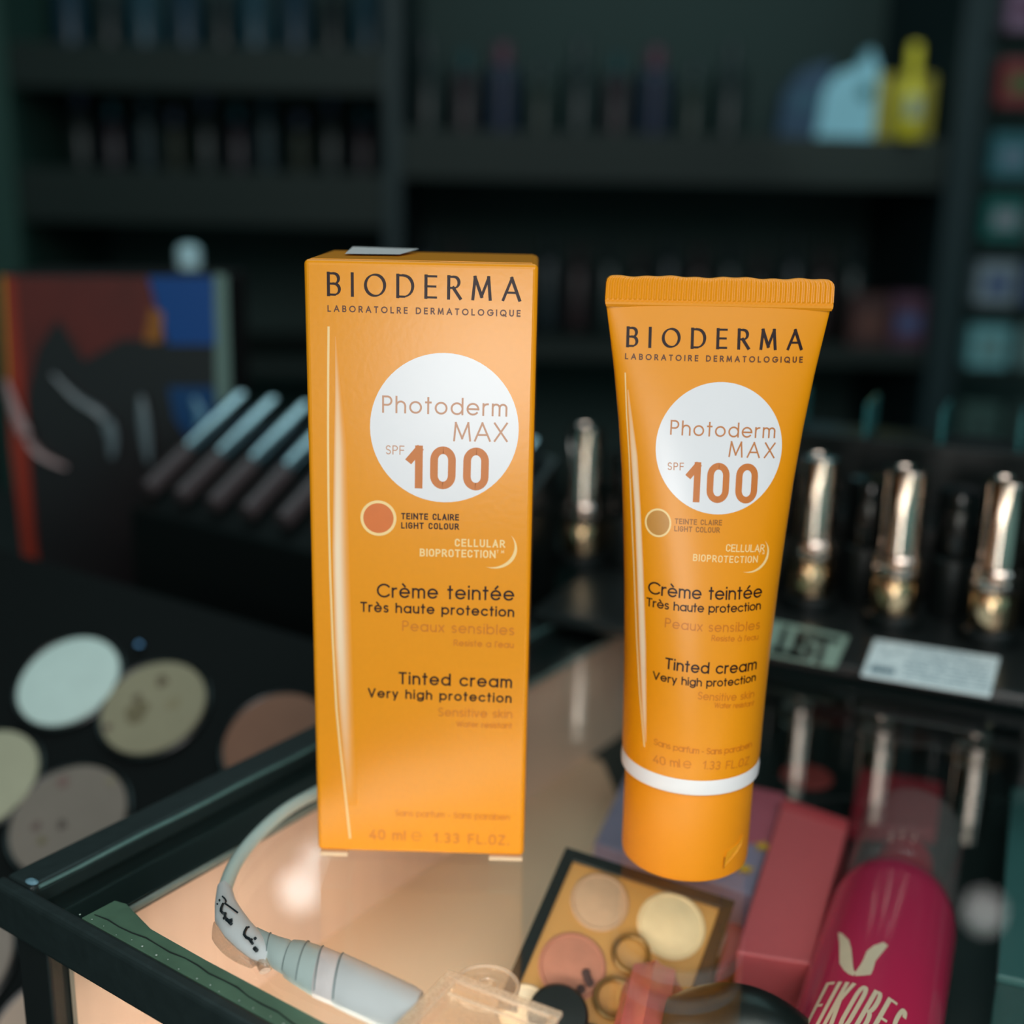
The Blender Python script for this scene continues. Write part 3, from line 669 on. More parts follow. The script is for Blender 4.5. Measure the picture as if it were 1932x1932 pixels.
def pan(px, py, rpx, col, label):
    x, y = pl2(px, py); r = rpx/F_PX*((at_pal(px, py)-CAM).dot(fwd))*1.03
    mb = MB(); mb.lathe([(r*1.08,0),(r*1.08,.0006),(r*1.0,.0010),(r*.96,.0006),(r*.7,.0010),(r*.3,.0014),(0.0002,.0015)], 44, Matrix.Translation((x, y, 0.0064)))
    o = mb.build('powder_pan', mat('powder_%d_%d_%d' % col, col, 0.75, var=0.12, scale=250, bump=0.5), pal); o['label'] = label
pan(1132, 1700, 50, (196,156,124), 'beige powder pan'); pan(1267, 1745, 58, (232,206,164), 'cream powder pan')
pan(1080, 1822, 58, (184,120,98), 'rosy brown powder pan'); pan(1215, 1888, 46, (206,160,96), 'tan powder pan')
pan(990, 1905, 44, (244,220,190), 'ivory powder pan at the corner')
mb = MB()
for a in ((1105,1838),(1108,1848),(1096,1868),(1088,1880),(1112,1856)):
    x, y = pl2(*a); mb.lathe([(.0008,0),(.0012,.0003),(.0004,.0006)], 8, Matrix.Translation((x, y, 0.0080)))
mb.build('powder_crumbs', mat('dark_crumbs', (70,46,44), 0.8), pal, kind='stuff')
# wire rings lying on the palette
def ring(px, py, rpx, label):
    p = at_pal(px, py)+nP*0.0012; r = rpx/F_PX*((p-CAM).dot(fwd))
    mb = MB(); mb.torus(r, 0.0007); o = mb.build('wire_ring', mat('dull_brass', (128,98,56), 0.35, metal=0.6), None, loc=p); o.rotation_euler = FP.to_euler(); tag(o, label, 'ring')
ring(1190, 1802, 33, 'smaller brass wire ring lying between the cream and rosy pans of the palette')
ring(1158, 1886, 36, 'larger brass wire ring lying at the near edge of the palette')
# black round lid at the bottom
p = at_pal(1050, 1925)+nP*0.0008
t = thing('pot_lid', 'small black round pot lid half hidden behind the clear cable housing', 'lid', p); t.rotation_euler = FP.to_euler()
mb = MB(); mb.lathe([(.0072,0),(.0075,.0006),(.0075,.004),(.0068,.0048),(.0002,.005)], 32); mb.build('lid_body', M_black, t)

# pink ribbed lip gloss standing in front
a, b = atz(1236, 1846, SZ+0.020), atz(1208, 1990, SZ+0.020)
t = thing('lip_gloss', 'translucent pink ribbed lip gloss lying over the near end of the gold palette', 'lip gloss', (a.x, a.y, SZ+0.020))
ax = (b-a).normalized(); ay = Vector((0,0,1)).cross(ax).normalized(); MM = frame_to(ay, Vector((0,0,1)), -ax, Vector((0,0,0)))
mb = MB(); rr = 0.0068
prof = [(0.0038,-0.0),(0.0056,-0.0008),(rr,-0.003),(rr,-0.040)]
n = 24; vs = []; fs = []
for r, z in prof:
    for k in range(n):
        g = 2*PI*k/n; q = r*(1+0.10*math.cos(8*g)); vs.append(MM @ Vector((q*math.cos(g), q*math.sin(g), z)))
for i in range(len(prof)-1):
    for k in range(n): fs.append((i*n+k, (i+1)*n+k, (i+1)*n+(k+1) % n, i*n+(k+1) % n))
fs += [tuple(range(n)), tuple((len(prof)-1)*n+k for k in range(n-1,-1,-1))]
mb.add(vs, fs); mb.sm = True; mb.build('gloss_cap', mat('pink_translucent', (212,104,108), 0.2, var=0.25, scale=180), t)
mb = MB(); mb.lathe([(rr*.9,-.041),(rr*.9,-.060)], 24, MM); mb.build('gloss_tube', mat('red_gloss', (170,50,64), 0.15), t)

# black claw hair clip
t0 = atz(1396, 1822, -0.019)
clip = thing('claw_clip', 'glossy black claw hair clip with open teeth at the near edge of the case', 'hair clip', (t0.x, t0.y-0.006, SZ+0.0085), -0.30)
vs = []; fs = []; NA, NB = 22, 8
for s in (0, 1):
    for i in range(NA+1):
        u = -1+2*i/NA
        for j in range(NB+1):
            v = j/NB; th = PI*(0.10+0.66*v); R = (0.0150-0.004*u*u)-0.0012*s
            vs.append((0.0175*u, R*math.cos(th)*0.95-0.002, R*math.sin(th)*1.85))
N1 = (NA+1)*(NB+1)
for i in range(NA):
    for j in range(NB):
        q = (i*(NB+1)+j, (i+1)*(NB+1)+j, (i+1)*(NB+1)+j+1, i*(NB+1)+j+1)
        fs += [q, tuple(N1+x for x in q[::-1])]
for i in range(NA):
    for j in (0, NB):
        a1, b1 = i*(NB+1)+j, (i+1)*(NB+1)+j; fs.append((a1, N1+a1, N1+b1, b1) if j == 0 else (a1, b1, N1+b1, N1+a1))
for j in range(NB):
    for i in (0, NA):
        a1, b1 = i*(NB+1)+j, i*(NB+1)+j+1; fs.append((a1, b1, N1+b1, N1+a1) if i == 0 else (a1, N1+a1, N1+b1, b1))
mb = MB(); mb.add(vs, fs); mb.sm = True; mb.build('clip_shell', M_black, clip)
for k in range(5):
    x = -0.014+0.007*k; mb = MB()
    mb.tube([Vector((x, -0.0105, 0.0185)), Vector((x*1.02, -0.0135, 0.012)), Vector((x*1.03, -0.0150, 0.003)), Vector((x*1.03, -0.0130, -0.0065))], [.0018,.0016,.0013,.0006], 8); mb.build('tooth', M_black, clip)
mb = MB(); mb.tube([Vector((0.015,-0.003,.021)), Vector((.019,-.004,.019)), Vector((.022,-.007,.0165))], [.0024,.0020,.0014], 8); mb.build('finger_tab', M_black, clip)

# coral carton
c1, q = centred(quad_on(SZ+0.022, ((1478,1505),(1602,1548),(1530,1818),(1388,1796))))
t = thing('coral_carton', 'long coral pink carton lying under the glass beside the magenta bottle', 'carton', (c1[0], c1[1], SZ))
mb = MB(); mb.prism(q, 0.0, 0.022); mb.build('carton_body', mat('coral_board', (214,92,98), 0.4, var=0.04), t, bevel=0.0008)
mb = MB(); mb.prism([(x*.985, y*.985) for x, y in q[:2]]+[(q[1][0]*.93+q[2][0]*.07, q[1][1]*.93+q[2][1]*.07), (q[0][0]*.93+q[3][0]*.07, q[0][1]*.93+q[3][1]*.07)], 0.0221, 0.0224); mb.build('end_band', mat('coral_dark', (196,70,78), 0.4), t)
# patterned pink and lilac carton behind the tube
c2, q = centred(quad_on(SZ+0.018, ((1192,1440),(1480,1500),(1420,1690),(1120,1590))))
t = thing('flower_carton', 'flat pink and lilac carton with small yellow flowers, under the glass behind the tube cap', 'carton', (c2[0], c2[1], SZ))
mb = MB(); mb.prism(q, 0.0, 0.018); mb.build('carton_body', mat('lilac_board', (150,134,160), 0.45, var=0.2, scale=60), t, bevel=0.0006)
mb = MB(); mb.prism(quad := [(q[0][0]*.5+q[1][0]*.5, q[0][1]*.5+q[1][1]*.5), q[1], (q[1][0]*.45+q[2][0]*.55, q[1][1]*.45+q[2][1]*.55), (q[0][0]*.35+q[3][0]*.2+q[2][0]*.45, q[0][1]*.35+q[3][1]*.2+q[2][1]*.45)], 0.0181, 0.0185)
mb.build('pink_panel', mat('dusky_pink_board', (190,92,110), 0.45), t)
for fx, fy in ((1440,1598),(1452,1668),(1405,1640)):
    p = atz(fx, fy, SZ+0.0185); mb = MB()
    poly = [((0.0030 if k % 2 == 0 else 0.0014)*math.cos(PI*k/5), (0.0030 if k % 2 == 0 else 0.0014)*math.sin(PI*k/5)) for k in range(10)]
    mb.prism(poly, 0, 0.0003, Matrix.Translation((p.x-c2[0], p.y-c2[1], 0.0186))); mb.build('printed_flower', mat('flower_yellow', (232,176,40), 0.5), t)
# pink card strips right of the palette
c3, q = centred(quad_on(SZ+0.006, ((1388,1690),(1440,1680),(1400,1800),(1350,1850))))
t = thing('pink_sachet', 'pink sachet with a clear edge squeezed between gold palette and coral carton', 'sachet', (c3[0], c3[1], SZ))
mb = MB(); mb.prism(q, 0.0, 0.007); mb.build('sachet_body', mat('rose_film', (214,104,116), 0.3, var=0.2, scale=90), t, bevel=0.0008)
mb = MB(); p1, p2 = atz(1362, 1768, SZ+.008), atz(1350, 1802, SZ+.008); mb.tube([Vector((p1.x-c3[0], p1.y-c3[1], .0085)), Vector((p2.x-c3[0], p2.y-c3[1], .0085))], .0011, 8); mb.build('clear_edge', mat('pale_film', (200,190,186), 0.2), t)

# magenta bottle
BR = 0.0172
BZ = SZ+BR
ptop = atz(1698, 1655, BZ+0.006); pbot = atz(1632, 1932, BZ+0.006)
ax = Vector((pbot.x-ptop.x, pbot.y-ptop.y, 0)).normalized()
bt = thing('magenta_bottle', 'magenta bottle with pale wing emblem and clear cap lying under the glass at lower right', 'bottle', (ptop.x, ptop.y, BZ), math.atan2(-ax.x, ax.y)*1.0)
# local frame: -y runs from the shoulder to the foot
ang = math.atan2(ax.y, ax.x); bt.rotation_euler = (0, 0, ang+PI/2)
LYM = Matrix.Rotation(PI/2, 4, 'X')          # lathe z -> -y
mb = MB(); mb.lathe([(.0085,-.0005),(.0100,-.0003),(.0122,.0012),(.0148,.0050),(.0164,.0100),(BR,.0170),(BR,.090),(.0165,.094),(.0150,.0955)], 56, LYM)
mb.build('bottle_body', mat('magenta_plastic', (196,40,82), 0.22, var=0.03, coat=0.5), bt)
mb = MB(); mb.lathe([(.0080,-.0004),(.0080,-.020),(.0074,-.021)], 32, LYM); mb.build('neck', mat('dark_red_neck', (150,30,52), 0.3), bt)
mb = MB(); mb.lathe([(.0150,.002),(.0158,-.001),(.0158,-.036),(.0150,-.040),(.0148,-.0402)], 48, LYM); mb.build('clear_cap', glass_mat('clear_cap_plastic', (0.98, 0.86, 0.88), 1.45, 0.05, haze=0.05), bt)
Lb = Matrix.Translation(bt.location) @ Matrix.Rotation(ang+PI/2, 4, 'Z'); Li = Lb.inverted()
def bu(px, py):
    o = Li @ CAM; d = Li.to_3x3() @ ray(px, py)
    A = d.x*d.x+d.z*d.z; B = 2*(o.x*d.x+o.z*d.z); Cc = o.x*o.x+o.z*o.z-BR*BR; D = max(0, B*B-4*A*Cc)
    t = (-B-math.sqrt(D))/(2*A); p = o+d*t; return (BR*math.atan2(p.x, p.z), p.y)
bmap = lambda u, v, k: Vector(((BR+.00012+2e-6*k)*math.sin(u/BR), v, (BR+.00012+2e-6*k)*math.cos(u/BR)))
M_print = mat('pale_beige_print', (232,206,180), 0.4)
SB = lambda pts: [bu(1480+x*0.23396, 1650+y*0.23396) for x, y in pts]
def printed(name, poly, par, mp, material):
    # triangulated fan strip between two edges given as equal-length lists
    mb = MB(); A_, B_ = poly; n = len(A_); mb.add([mp(*p, 0) for p in A_]+[mp(*p, 0) for p in B_], [(i, i+1, n+i+1, n+i) for i in range(n-1)]); return mb.build(name, material, par)
printed('wing_emblem', (SB([(435,470),(445,560),(445,640),(445,720),(480,775),(520,808),(560,822)]), SB([(465,478),(520,530),(540,600),(548,680),(552,730),(560,775),(575,790)])), bt, bmap, M_print)
printed('wing_emblem', (SB([(570,822),(640,818),(695,812),(715,770),(735,700),(775,650),(835,575)]), SB([(572,790),(600,750),(620,720),(640,680),(665,620),(720,575),(800,548)])), bt, bmap, M_print)
mb = MB(); GB = dict(GS)
def bt_text(s, x0, y0, x1, y1, h, wt, sx):
    a, b = bu(x0, y0), bu(x1, y1); text(mb, s, a, b, h, wt, bmap, None, GB, sx)
bt_text('FIKOBES', 1514, 1948, 1676, 1988, abs(bu(1630,1872)[1]-bu(1608,1962)[1]), 0.0010, 0.16)
mb.build('bottle_lettering', M_print, bt)

# shadow palette with maroon pans under the rack
c4, q = centred(quad_on(SZ+0.006, ((1490,1285),(1925,1375),(1905,1520),(1455,1490))))
c4, q = centred(quad_on(SZ+0.006, ((1478,1290),(1935,1350),(1915,1500),(1445,1500))))
sp = thing('shadow_palette', 'dark eyeshadow palette with round maroon and brown pans, under the glass below the lipsticks', 'makeup palette', (c4[0], c4[1], SZ))
mb = MB(); mb.prism(q, 0, 0.005); mb.build('palette_base', M_black, sp, bevel=0.0006)
for x, y, r, col in ((1565,1345,45,(92,34,34)),(1700,1385,48,(74,46,40)),(1840,1425,48,(78,58,40)),(1522,1462,46,(140,56,54))):
    p = atz(x, y, SZ+0.006); r = r/F_PX*((p-CAM).dot(fwd))
    mb = MB(); mb.lathe([(r*1.06,0),(r*1.06,.0005),(r,.0008),(r*.95,.0005),(r*.5,.0006),(.0002,.0007)], 36, Matrix.Translation((p.x-c4[0], p.y-c4[1], .005))); mb.build('shadow_pan', mat('shadow_%d_%d' % col[:2], col, 0.7, var=0.1), sp)
# red carton behind the clear cap
c5, q = centred(quad_on(SZ+0.006, ((1640,1478),(1800,1505),(1790,1600),(1620,1590))))
t = thing('red_carton', 'dark red carton lying behind the clear cap of the magenta bottle', 'carton', (c5[0], c5[1]+0.012, SZ))
mb = MB(); mb.prism(q, 0, 0.006); mb.build('carton_body', mat('deep_red_board', (150,44,58), 0.45), t, bevel=0.0006)
# teal acrylic box at the right
c6, q = centred(quad_on(SZ+0.020, ((1908,1500),(2010,1500),(2010,1880),(1880,1850))))
t = thing('acrylic_box', 'teal tinted acrylic box standing under the glass right of the magenta bottle', 'box', (c6[0], c6[1], SZ))
mb = MB(); mb.prism(q, 0, 0.020); mb.build('box_body', glass_mat('teal_acrylic', (0.35, 0.62, 0.6), 1.5, 0.1, haze=0.2, hazecol=(0.12,0.3,0.3)), t, bevel=0.0006)
mb = MB(); mb.prism([(x*1.02, y*1.02) for x, y in q], 0.0202, 0.0225); mb.build('box_lid', mat('teal_lid', (58,98,98), 0.3), t, bevel=0.0006)

# ================================================================== lipstick rack on the case
R0 = Vector((0.0075, 0.4263, 0.0)); RA = -0.4222
MR = Matrix.Translation(R0) @ Matrix.Rotation(RA, 4, 'Z'); iR = MR.inverted()
rack = thing('lipstick_rack', 'stepped glossy black lipstick rack standing on the case behind the tube', 'rack', R0, RA)
LZ = 0.006
mb = MB(); mb.box((0, 0, 0.0012), (0.255, 0.150, LZ)); mb.build('rack_base', mat('rack_black', (30,34,34), 0.3, var=0.3, scale=90), rack, bevel=0.0012)
mb = MB(); mb.box((0.002, 0.085, LZ+.0001), (0.253, 0.118, 0.034)); mb.build('rack_step', M_black, rack, bevel=0.001)
mb = MB(); mb.box((0.002, 0.1185, LZ+.0001), (0.253, 0.148, 0.060)); mb.build('rack_step', M_black, rack, bevel=0.001)
for k in range(9):
    x = 0.008+k*0.0295; mb = MB(); A = Vector((x, 0.120, 0.0605)); B = Vector((x+0.006, 0.146, 0.078)); 
    mb.box((x, 0.119, 0.0602), (x+0.0015, 0.147, 0.074)); mb.build('divider', mat('teal_glint_divider', (60,120,122), 0.15), rack, bevel=0.0003)  # teal colour painted in for the diagonal glints on the rack
def rl(px, py, z=LZ): p = iR @ atz(px, py, z); return p
# stickers stuck along the ledge
q = [rl(*a) for a in ((1650,1208),(1886,1243),(1868,1317),(1624,1276))]
mb = MB(); mb.prism([(p.x, p.y) for p in q], LZ+0.0001, LZ+0.0005); mb.build('paper_label', mat('pale_blue_paper', (240,250,252), 0.6, var=0.03), rack, bevel=0.0002, label='white printed paper sticker')
u = (q[1]-q[0]); v = (q[3]-q[0]); lm = lambda a, b, k=0: Vector((q[0].x+u.x*a+v.x*b, q[0].y+u.y*a+v.y*b, LZ+0.00055))
mb = MB(); rr = random.Random(5)
for i in range(9):
    x = 0.05 if i not in (4, 5) else 0.30
    while x < 0.94:
        L = rr.uniform(.02, .06); y = 0.10+i*0.095
        if rr.random() < 0.86 and not (0.22 < x < 0.27): mb.add([lm(x, y), lm(x+L, y), lm(x+L, y+.035), lm(x, y+.035)], [(0,3,2,1)])
        x += L+.012
mb.add([lm(.05,.74), lm(.24,.74), lm(.24,.86), lm(.05,.86)], [(0,3,2,1)])
mb.build('label_print', mat('grey_blue_ink', (118,150,164), 0.5), rack)
q2 = [rl(*a) for a in ((1400,1160),(1602,1203),(1576,1262),(1370,1222))]
mb = MB(); mb.prism([(p.x, p.y) for p in q2], LZ+0.0001, LZ+0.0004); mb.build('tape_label', mat('pale_green_tape', (150,172,156), 0.5, var=0.15), rack, label='pale green lettered tape')
u2 = (q2[1]-q2[0]); v2 = (q2[3]-q2[0]); l2 = lambda a, b, k=0: Vector((q2[0].x+u2.x*a+v2.x*(1-b), q2[0].y+u2.y*a+v2.y*(1-b), LZ+0.0005))
mb = MB(); GL = G
def uvtext(s, x0, x1, y0, h, wt, sx=0.40):   # in sticker units: width along u in metres
    Lu, Lv = u2.length, v2.length
    text(mb, s, (x0*Lu, y0*Lv), (x1*Lu, y0*Lv), h*Lv, wt, lambda a, b, k: l2(a/Lu, b/Lv), (90, 0.42), GS, sx)
uvtext('LIST', 0.37, 0.93, 0.10, 0.78, 0.0058)
mb.build('tape_lettering', mat('dark_green_ink', (14,26,26), 0.5), rack)

# chrome lipsticks
def make_lipstick():
    t = thing('lipstick', 'x', 'lipstick', (0,0,0))
    mb = MB(); mb.lathe([(.0100,0),(.0108,.0005),(.0108,.0045),(.0100,.0055),(.0078,.0056)], 40); mb.build('base', M_black, t, label='black base')
    mb = MB(); mb.lathe([(.0070,.0056),(.0082,.0062),(.0086,.0085),(.0087,.0150),(.0084,.0175),(.0076,.0182),(.0076,.0190)], 40); mb.build('lower_collar', M_gold_chrome, t)
    mb = MB(); mb.lathe([(.0074,.0190),(.0086,.0192),(.0093,.0205),(.0093,.0222),(.0086,.0232),(.0082,.0234),(.0088,.0242),(.0089,.0258),(.0082,.0270),(.0072,.0274)], 40); mb.build('ring_collar', M_chrome, t)
    mb = MB(); mb.lathe([(.0073,.0274),(.0075,.0277),(.0075,.0290),(.0075,.0420),(.0075,.0560),(.0075,.0571),(.0072,.0576),(.0068,.0577),(.0066,.0571),(.0002,.0570)], 40); mb.build('barrel', M_chrome, t)
    return t
lp = [((1097,1062), 'leftmost chrome lipstick on the rack, standing alone between carton and tube'),
      ((1524,1142), 'chrome lipstick on the rack nearest the right edge of the tube'),
      ((1682,1176), 'chrome lipstick in the middle of the three right of the tube'),
      ((1864,1205), 'chrome lipstick at the right edge of the photo, above the paper sticker end')]
first = None
for (px, py), lab in lp:
    p = atz(px, py, LZ)
    if first is None: first = make_lipstick(); first.location = (p.x, p.y, LZ+.0001); first['label'] = lab; first['group'] = 'chrome lipsticks on the rack'
    else: dup(first, (p.x, p.y, LZ+.0001), 0, lab, 'chrome lipsticks on the rack')
def make_case_black():
    t = thing('lipstick_case', 'glossy black lipstick case in the second row of the rack', 'lipstick', group='black lipstick cases in the second row')
    mb = MB(); mb.lathe([(.0085,0),(.0088,.0006),(.0088,.022),(.0080,.0225)], 32); mb.build('case_base', M_black, t)
    mb = MB(); mb.lathe([(.0080,.0226),(.0082,.023),(.0082,.046),(.0078,.0475),(.0002,.048)], 32); mb.build('case_cap', mat('gloss_black', (12,16,16), 0.12), t)
    return t
fc = None
for k in range(8):
    loc = MR @ Vector((0.012+k*0.0322, 0.070, LZ+.0001))
    if fc is None: fc = make_case_black(); fc.location = loc
    else: dup(fc, loc)

# ================================================================== tester tray left of the case
nT = Vector((-0.1496, -0.5445, 0.8253)).normalized(); PT0 = CAM + ray(130, 1285)*0.46
def at_tray(px, py): d = ray(px, py); return CAM + d*((PT0-CAM).dot(nT)/d.dot(nT))
tl = MK @ Vector((-0.013, -0.09, 0)); 
fp = [MK @ Vector(p) for p in ((-0.013,-0.09,0),(-0.013,0.185,0),(-0.250,0.138,0),(-0.250,-0.09,0))]
zt = lambda p: PT0.z-(nT.x*(p.x-PT0.x)+nT.y*(p.y-PT0.y))/nT.z
CTZ = -0.2115
base = (fp[0]+fp[2])/2; base.z = CTZ
tray = thing('powder_tray', 'large sloping black tray of round powder pans beside the left edge of the case', 'makeup palette', base)
mb = MB(); V = [Vector((p.x, p.y, CTZ))-base for p in fp]+[Vector((p.x, p.y, max(zt(p)-0.0022, CTZ+.004)))-base for p in fp]
mb.add(V, [(0,1,2,3),(4,7,6,5),(0,4,5,1),(1,5,6,2),(2,6,7,3),(3,7,4,0)]); mb.build('tray_body', mat('tray_black', (13,17,17), 0.65, spec=0.2, var=0.15), tray, bevel=0.001)
uT = Vector((0.0362,-0.015,-0.0033)); uT = (uT-nT*uT.dot(nT)).normalized(); vT = nT.cross(uT)
def tpan(px, py, r, col, label, spots=()):
    p = at_tray(px, py)-nT*0.0021-base; M = frame_to(uT, vT, nT, p)
    mb = MB(); mb.lathe([(r*1.09,0),(r*1.09,.0022),(r*1.05,.0028),(r*1.0,.0022),(r*.99,.0021)], 56, M); mb.build('pan_rim', M_black, tray)
    mb = MB(); mb.lathe([(r,.0018),(r*.985,.0030),(r*.9,.0033),(r*.5,.0035),(.0002,.0036)], 56, M)
    o = mb.build('powder_pan', mat('tray_powder_%d_%d' % col[:2], col, 0.8, var=0.07, scale=120, bump=0.4), tray); o['label'] = label
    for (sx, sy, sr, sc) in spots:
        P2 = at_tray(sx, sy)-base+nT*0.0014; 
        mb = MB(); k = 14; poly = [(sr*(1+.25*math.sin(3*a+sx))*math.cos(a), sr*(1+.2*math.cos(2*a+sy))*math.sin(a)) for a in [2*PI*i/k for i in range(k)]]
        mb.prism(poly, 0, 0.0003, frame_to(uT, vT, nT, P2)); d_ = mb.build('used_dip', mat('dip_%d' % sc[0], sc, 0.85, var=0.1), o)
        d_.parent = o
tpan(130,1285,.0197,(212,232,226),'very pale blue white powder pan')
tpan(290,1335,.0197,(156,148,122),'khaki powder pan with dark used spots', ((262,1348,.0042,(120,110,84)),(308,1290,.0022,(104,92,72)),(330,1330,.0026,(150,140,112)),(206,1376,.0014,(96,74,70)),(262,1322,.0018,(108,96,76))))
tpan(524,1400,.0197,(150,106,86),'brown powder pan')
tpan(-28,1470,.0197,(180,176,150),'pale khaki powder pan at the photo edge')
tpan(129,1546,.0207,(136,124,114),'grey beige powder pan with dark dips', ((120,1560,.0017,(92,80,74)),(72,1562,.0016,(112,92,86)),(82,1590,.0016,(120,104,96)),(122,1478,.0022,(130,104,98)),(212,1478,.0012,(150,170,176))))
tpan(-90,1815,.0200,(150,136,126),'beige powder pan lower left')
tpan(108,1975,.0225,(206,176,158),'pink beige powder pan behind the corner post')
tpan(346,1640,.0200,(140,110,96),'brown powder pan hidden by the rim')
p = at_tray(262,1218)-base; mb = MB(); mb.lathe([(.0018,0),(.0022,.0008),(.0008,.0016)], 16, Matrix.Translation(p)); mb.build('hinge_pin', mat('blue_steel', (120,150,190), 0.15, metal=1.0), tray)

# ================================================================== sloped stand of silver capped glosses
gs = thing('gloss_stand', 'black sloping stand holding a row of silver capped glosses, left of the carton', 'stand', MK @ Vector((-0.11, 0.24, CTZ)), KA)
def wedge(x0, x1, y0, y1, z0, za, zb):
    return [(x0,y0,z0),(x1,y0,z0),(x1,y1,z0),(x0,y1,z0),(x0,y0,za),(x1,y0,za),(x1,y1,zb),(x0,y1,zb)]
BXF = [(0,3,2,1),(4,5,6,7),(0,1,5,4),(1,2,6,5),(2,3,7,6),(3,0,4,7)]
mb = MB(); mb.add(wedge(-0.105, 0.085, -0.033, 0.035, 0, 0.222, 0.262), BXF); mb.build('stand_body', M_black, gs, bevel=0.001)
def make_gloss():
    t = thing('lip_gloss', 'silver capped lip gloss lying on the sloping black stand left of the carton', 'lip gloss', group='silver capped glosses on the sloping stand')
    sl = math.atan2(0.040, 0.068); M = Matrix.Rotation(-(PI/2-sl), 4, 'X')
    mb = MB(); mb.lathe([(.0034,0),(.0045,.0006),(.0045,.028),(.0040,.0285)], 28, M); mb.build('gloss_tube', mat('smoky_tube', (96,84,86), 0.25, metal=0.4), t)
    mb = MB(); mb.lathe([(.0042,.0286),(.0046,.029),(.0046,.068),(.0040,.070),(.0002,.0703)], 28, M); mb.build('cap', mat('brushed_silver', (186,198,206), 0.2, metal=1.0, var=0.05), t)
    return t
fg = None
for k in range(9):
    loc = MK @ Vector((-0.208+k*0.0215, 0.212, CTZ+0.222+0.0058+0.003))
    if fg is None: fg = make_gloss(); fg.location = loc; fg.rotation_euler = (0,0,KA)
    else: dup(fg, loc, KA)

# ================================================================== printed display carton far left, on a plinth
pl_ = MB(); pl_.box((-0.42, 0.614, CTZ), (-0.02, 0.86, -0.062)); o = pl_.build('display_plinth', M_black_matt, bevel=0.002); tag(o, 'low matt black plinth under the red and blue printed display box', 'plinth')
A = aty(2, 517, 0.62); B = aty(415, 517, 0.62)
pz = -0.0618; px0, px1, pt = A.x, B.x, A.z
box = thing('display_box', 'tall display box printed red, orange and blue with pale curved bands, at the left edge', 'display box', ((px0+px1)/2, 0.62, pz))
hw = (px1-px0)/2; H = pt-pz
mb = MB(); mb.box((-hw, 0, 0), (hw, 0.06, H)); mb.build('box_body', mat('dark_print', (30,24,26), 0.35), box, bevel=0.001)
def pb(px, py): p = aty(px, py, 0.62); return (p.x-(px0+px1)/2, p.z-pz)
def flatpoly(name, pts, material, lift):
    mb = MB(); mb.prism([pb(*p) for p in pts], 0, 0.0003, Matrix(((1,0,0,0),(0,0,-1,-lift),(0,1,0,0),(0,0,0,1)))); return mb.build(name, material, box)
flatpoly('red_print', [(8,522),(278,522),(300,600),(310,640),(230,640),(160,680),(110,600),(70,660),(50,750),(60,900),(75,1090),(48,1090),(20,800)], mat('print_red', (96,30,24), 0.4, var=0.35, scale=40), 0.0002)
flatpoly('orange_print', [(3,520),(28,522),(48,760),(62,1000),(78,1090),(52,1095),(22,840)], mat('print_vermilion', (150,44,24), 0.4, var=0.3, scale=30), 0.0006)
flatpoly('yellow_print', [(2,520),(8,520),(20,760),(16,760)], mat('print_yellow', (200,150,30), 0.4), 0.0010)
flatpoly('blue_print', [(280,522),(402,522),(408,650),(318,650),(300,590)], mat('print_blue', (0,66,138), 0.4), 0.0002)
flatpoly('blue_print', [(318,730),(404,730),(412,830),(380,860),(330,790)], mat('print_deep_blue', (0,58,108), 0.4), 0.0002)
flatpoly('ochre_print', [(285,580),(308,590),(306,645),(272,645)], mat('print_ochre', (150,90,20), 0.4), 0.0006)
flatpoly('grey_side', [(404,515),(428,520),(436,760),(410,850)], mat('print_grey_green', (104,130,122), 0.5), 0.0001)
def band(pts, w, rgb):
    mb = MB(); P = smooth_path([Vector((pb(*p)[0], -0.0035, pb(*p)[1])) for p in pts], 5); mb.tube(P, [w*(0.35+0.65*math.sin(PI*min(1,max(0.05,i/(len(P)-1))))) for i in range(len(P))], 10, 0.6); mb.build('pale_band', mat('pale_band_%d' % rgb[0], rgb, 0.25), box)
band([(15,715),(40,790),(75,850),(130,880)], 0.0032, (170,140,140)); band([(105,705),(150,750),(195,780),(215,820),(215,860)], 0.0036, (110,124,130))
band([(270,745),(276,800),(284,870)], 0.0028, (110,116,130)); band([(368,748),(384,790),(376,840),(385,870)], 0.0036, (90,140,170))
# ================================================================== counter and room
mb = MB(); mb.box((-1.0, -0.15, CTZ-0.04), (1.1, 0.95, CTZ)); o = mb.build('shop_counter', mat('counter_dark', (26,34,34), 0.5, var=0.1)); tag(o, 'long dark counter top carrying the display case, tray and box', 'counter')
for x, y in ((-0.95,-0.1),(1.0,-0.1),(-0.95,0.85),(1.0,0.85)):
    mb = MB(); mb.box((x, y, -1.0), (x+0.05, y+0.05, CTZ-0.04)); l_ = mb.build('leg', M_black_matt, o)
M_wall = mat('dark_teal_wall', (36,58,56), 0.8, var=0.1, scale=5)
mb = MB(); mb.box((-1.6, 1.90, -1.0), (1.7, 1.95, 1.5)); structure(mb.build('wall_back', M_wall))
mb = MB(); mb.box((-1.65, -1.2, -1.0), (-1.6, 1.95, 1.5)); structure(mb.build('wall_left', M_wall))
mb = MB(); mb.box((1.7, -1.2, -1.0), (1.75, 1.95, 1.5)); structure(mb.build('wall_right', M_wall))
mb = MB(); mb.box((-1.65, -1.2, -1.04), (1.75, 1.95, -1.0)); structure(mb.build('floor', mat('floor_tiles', (50,56,56), 0.5, scale=8)))
mb = MB(); mb.box((-1.65, -1.2, 1.5), (1.75, 1.95, 1.54)); structure(mb.build('ceiling', mat('ceiling_paint', (70,84,84), 0.9, scale=8)))

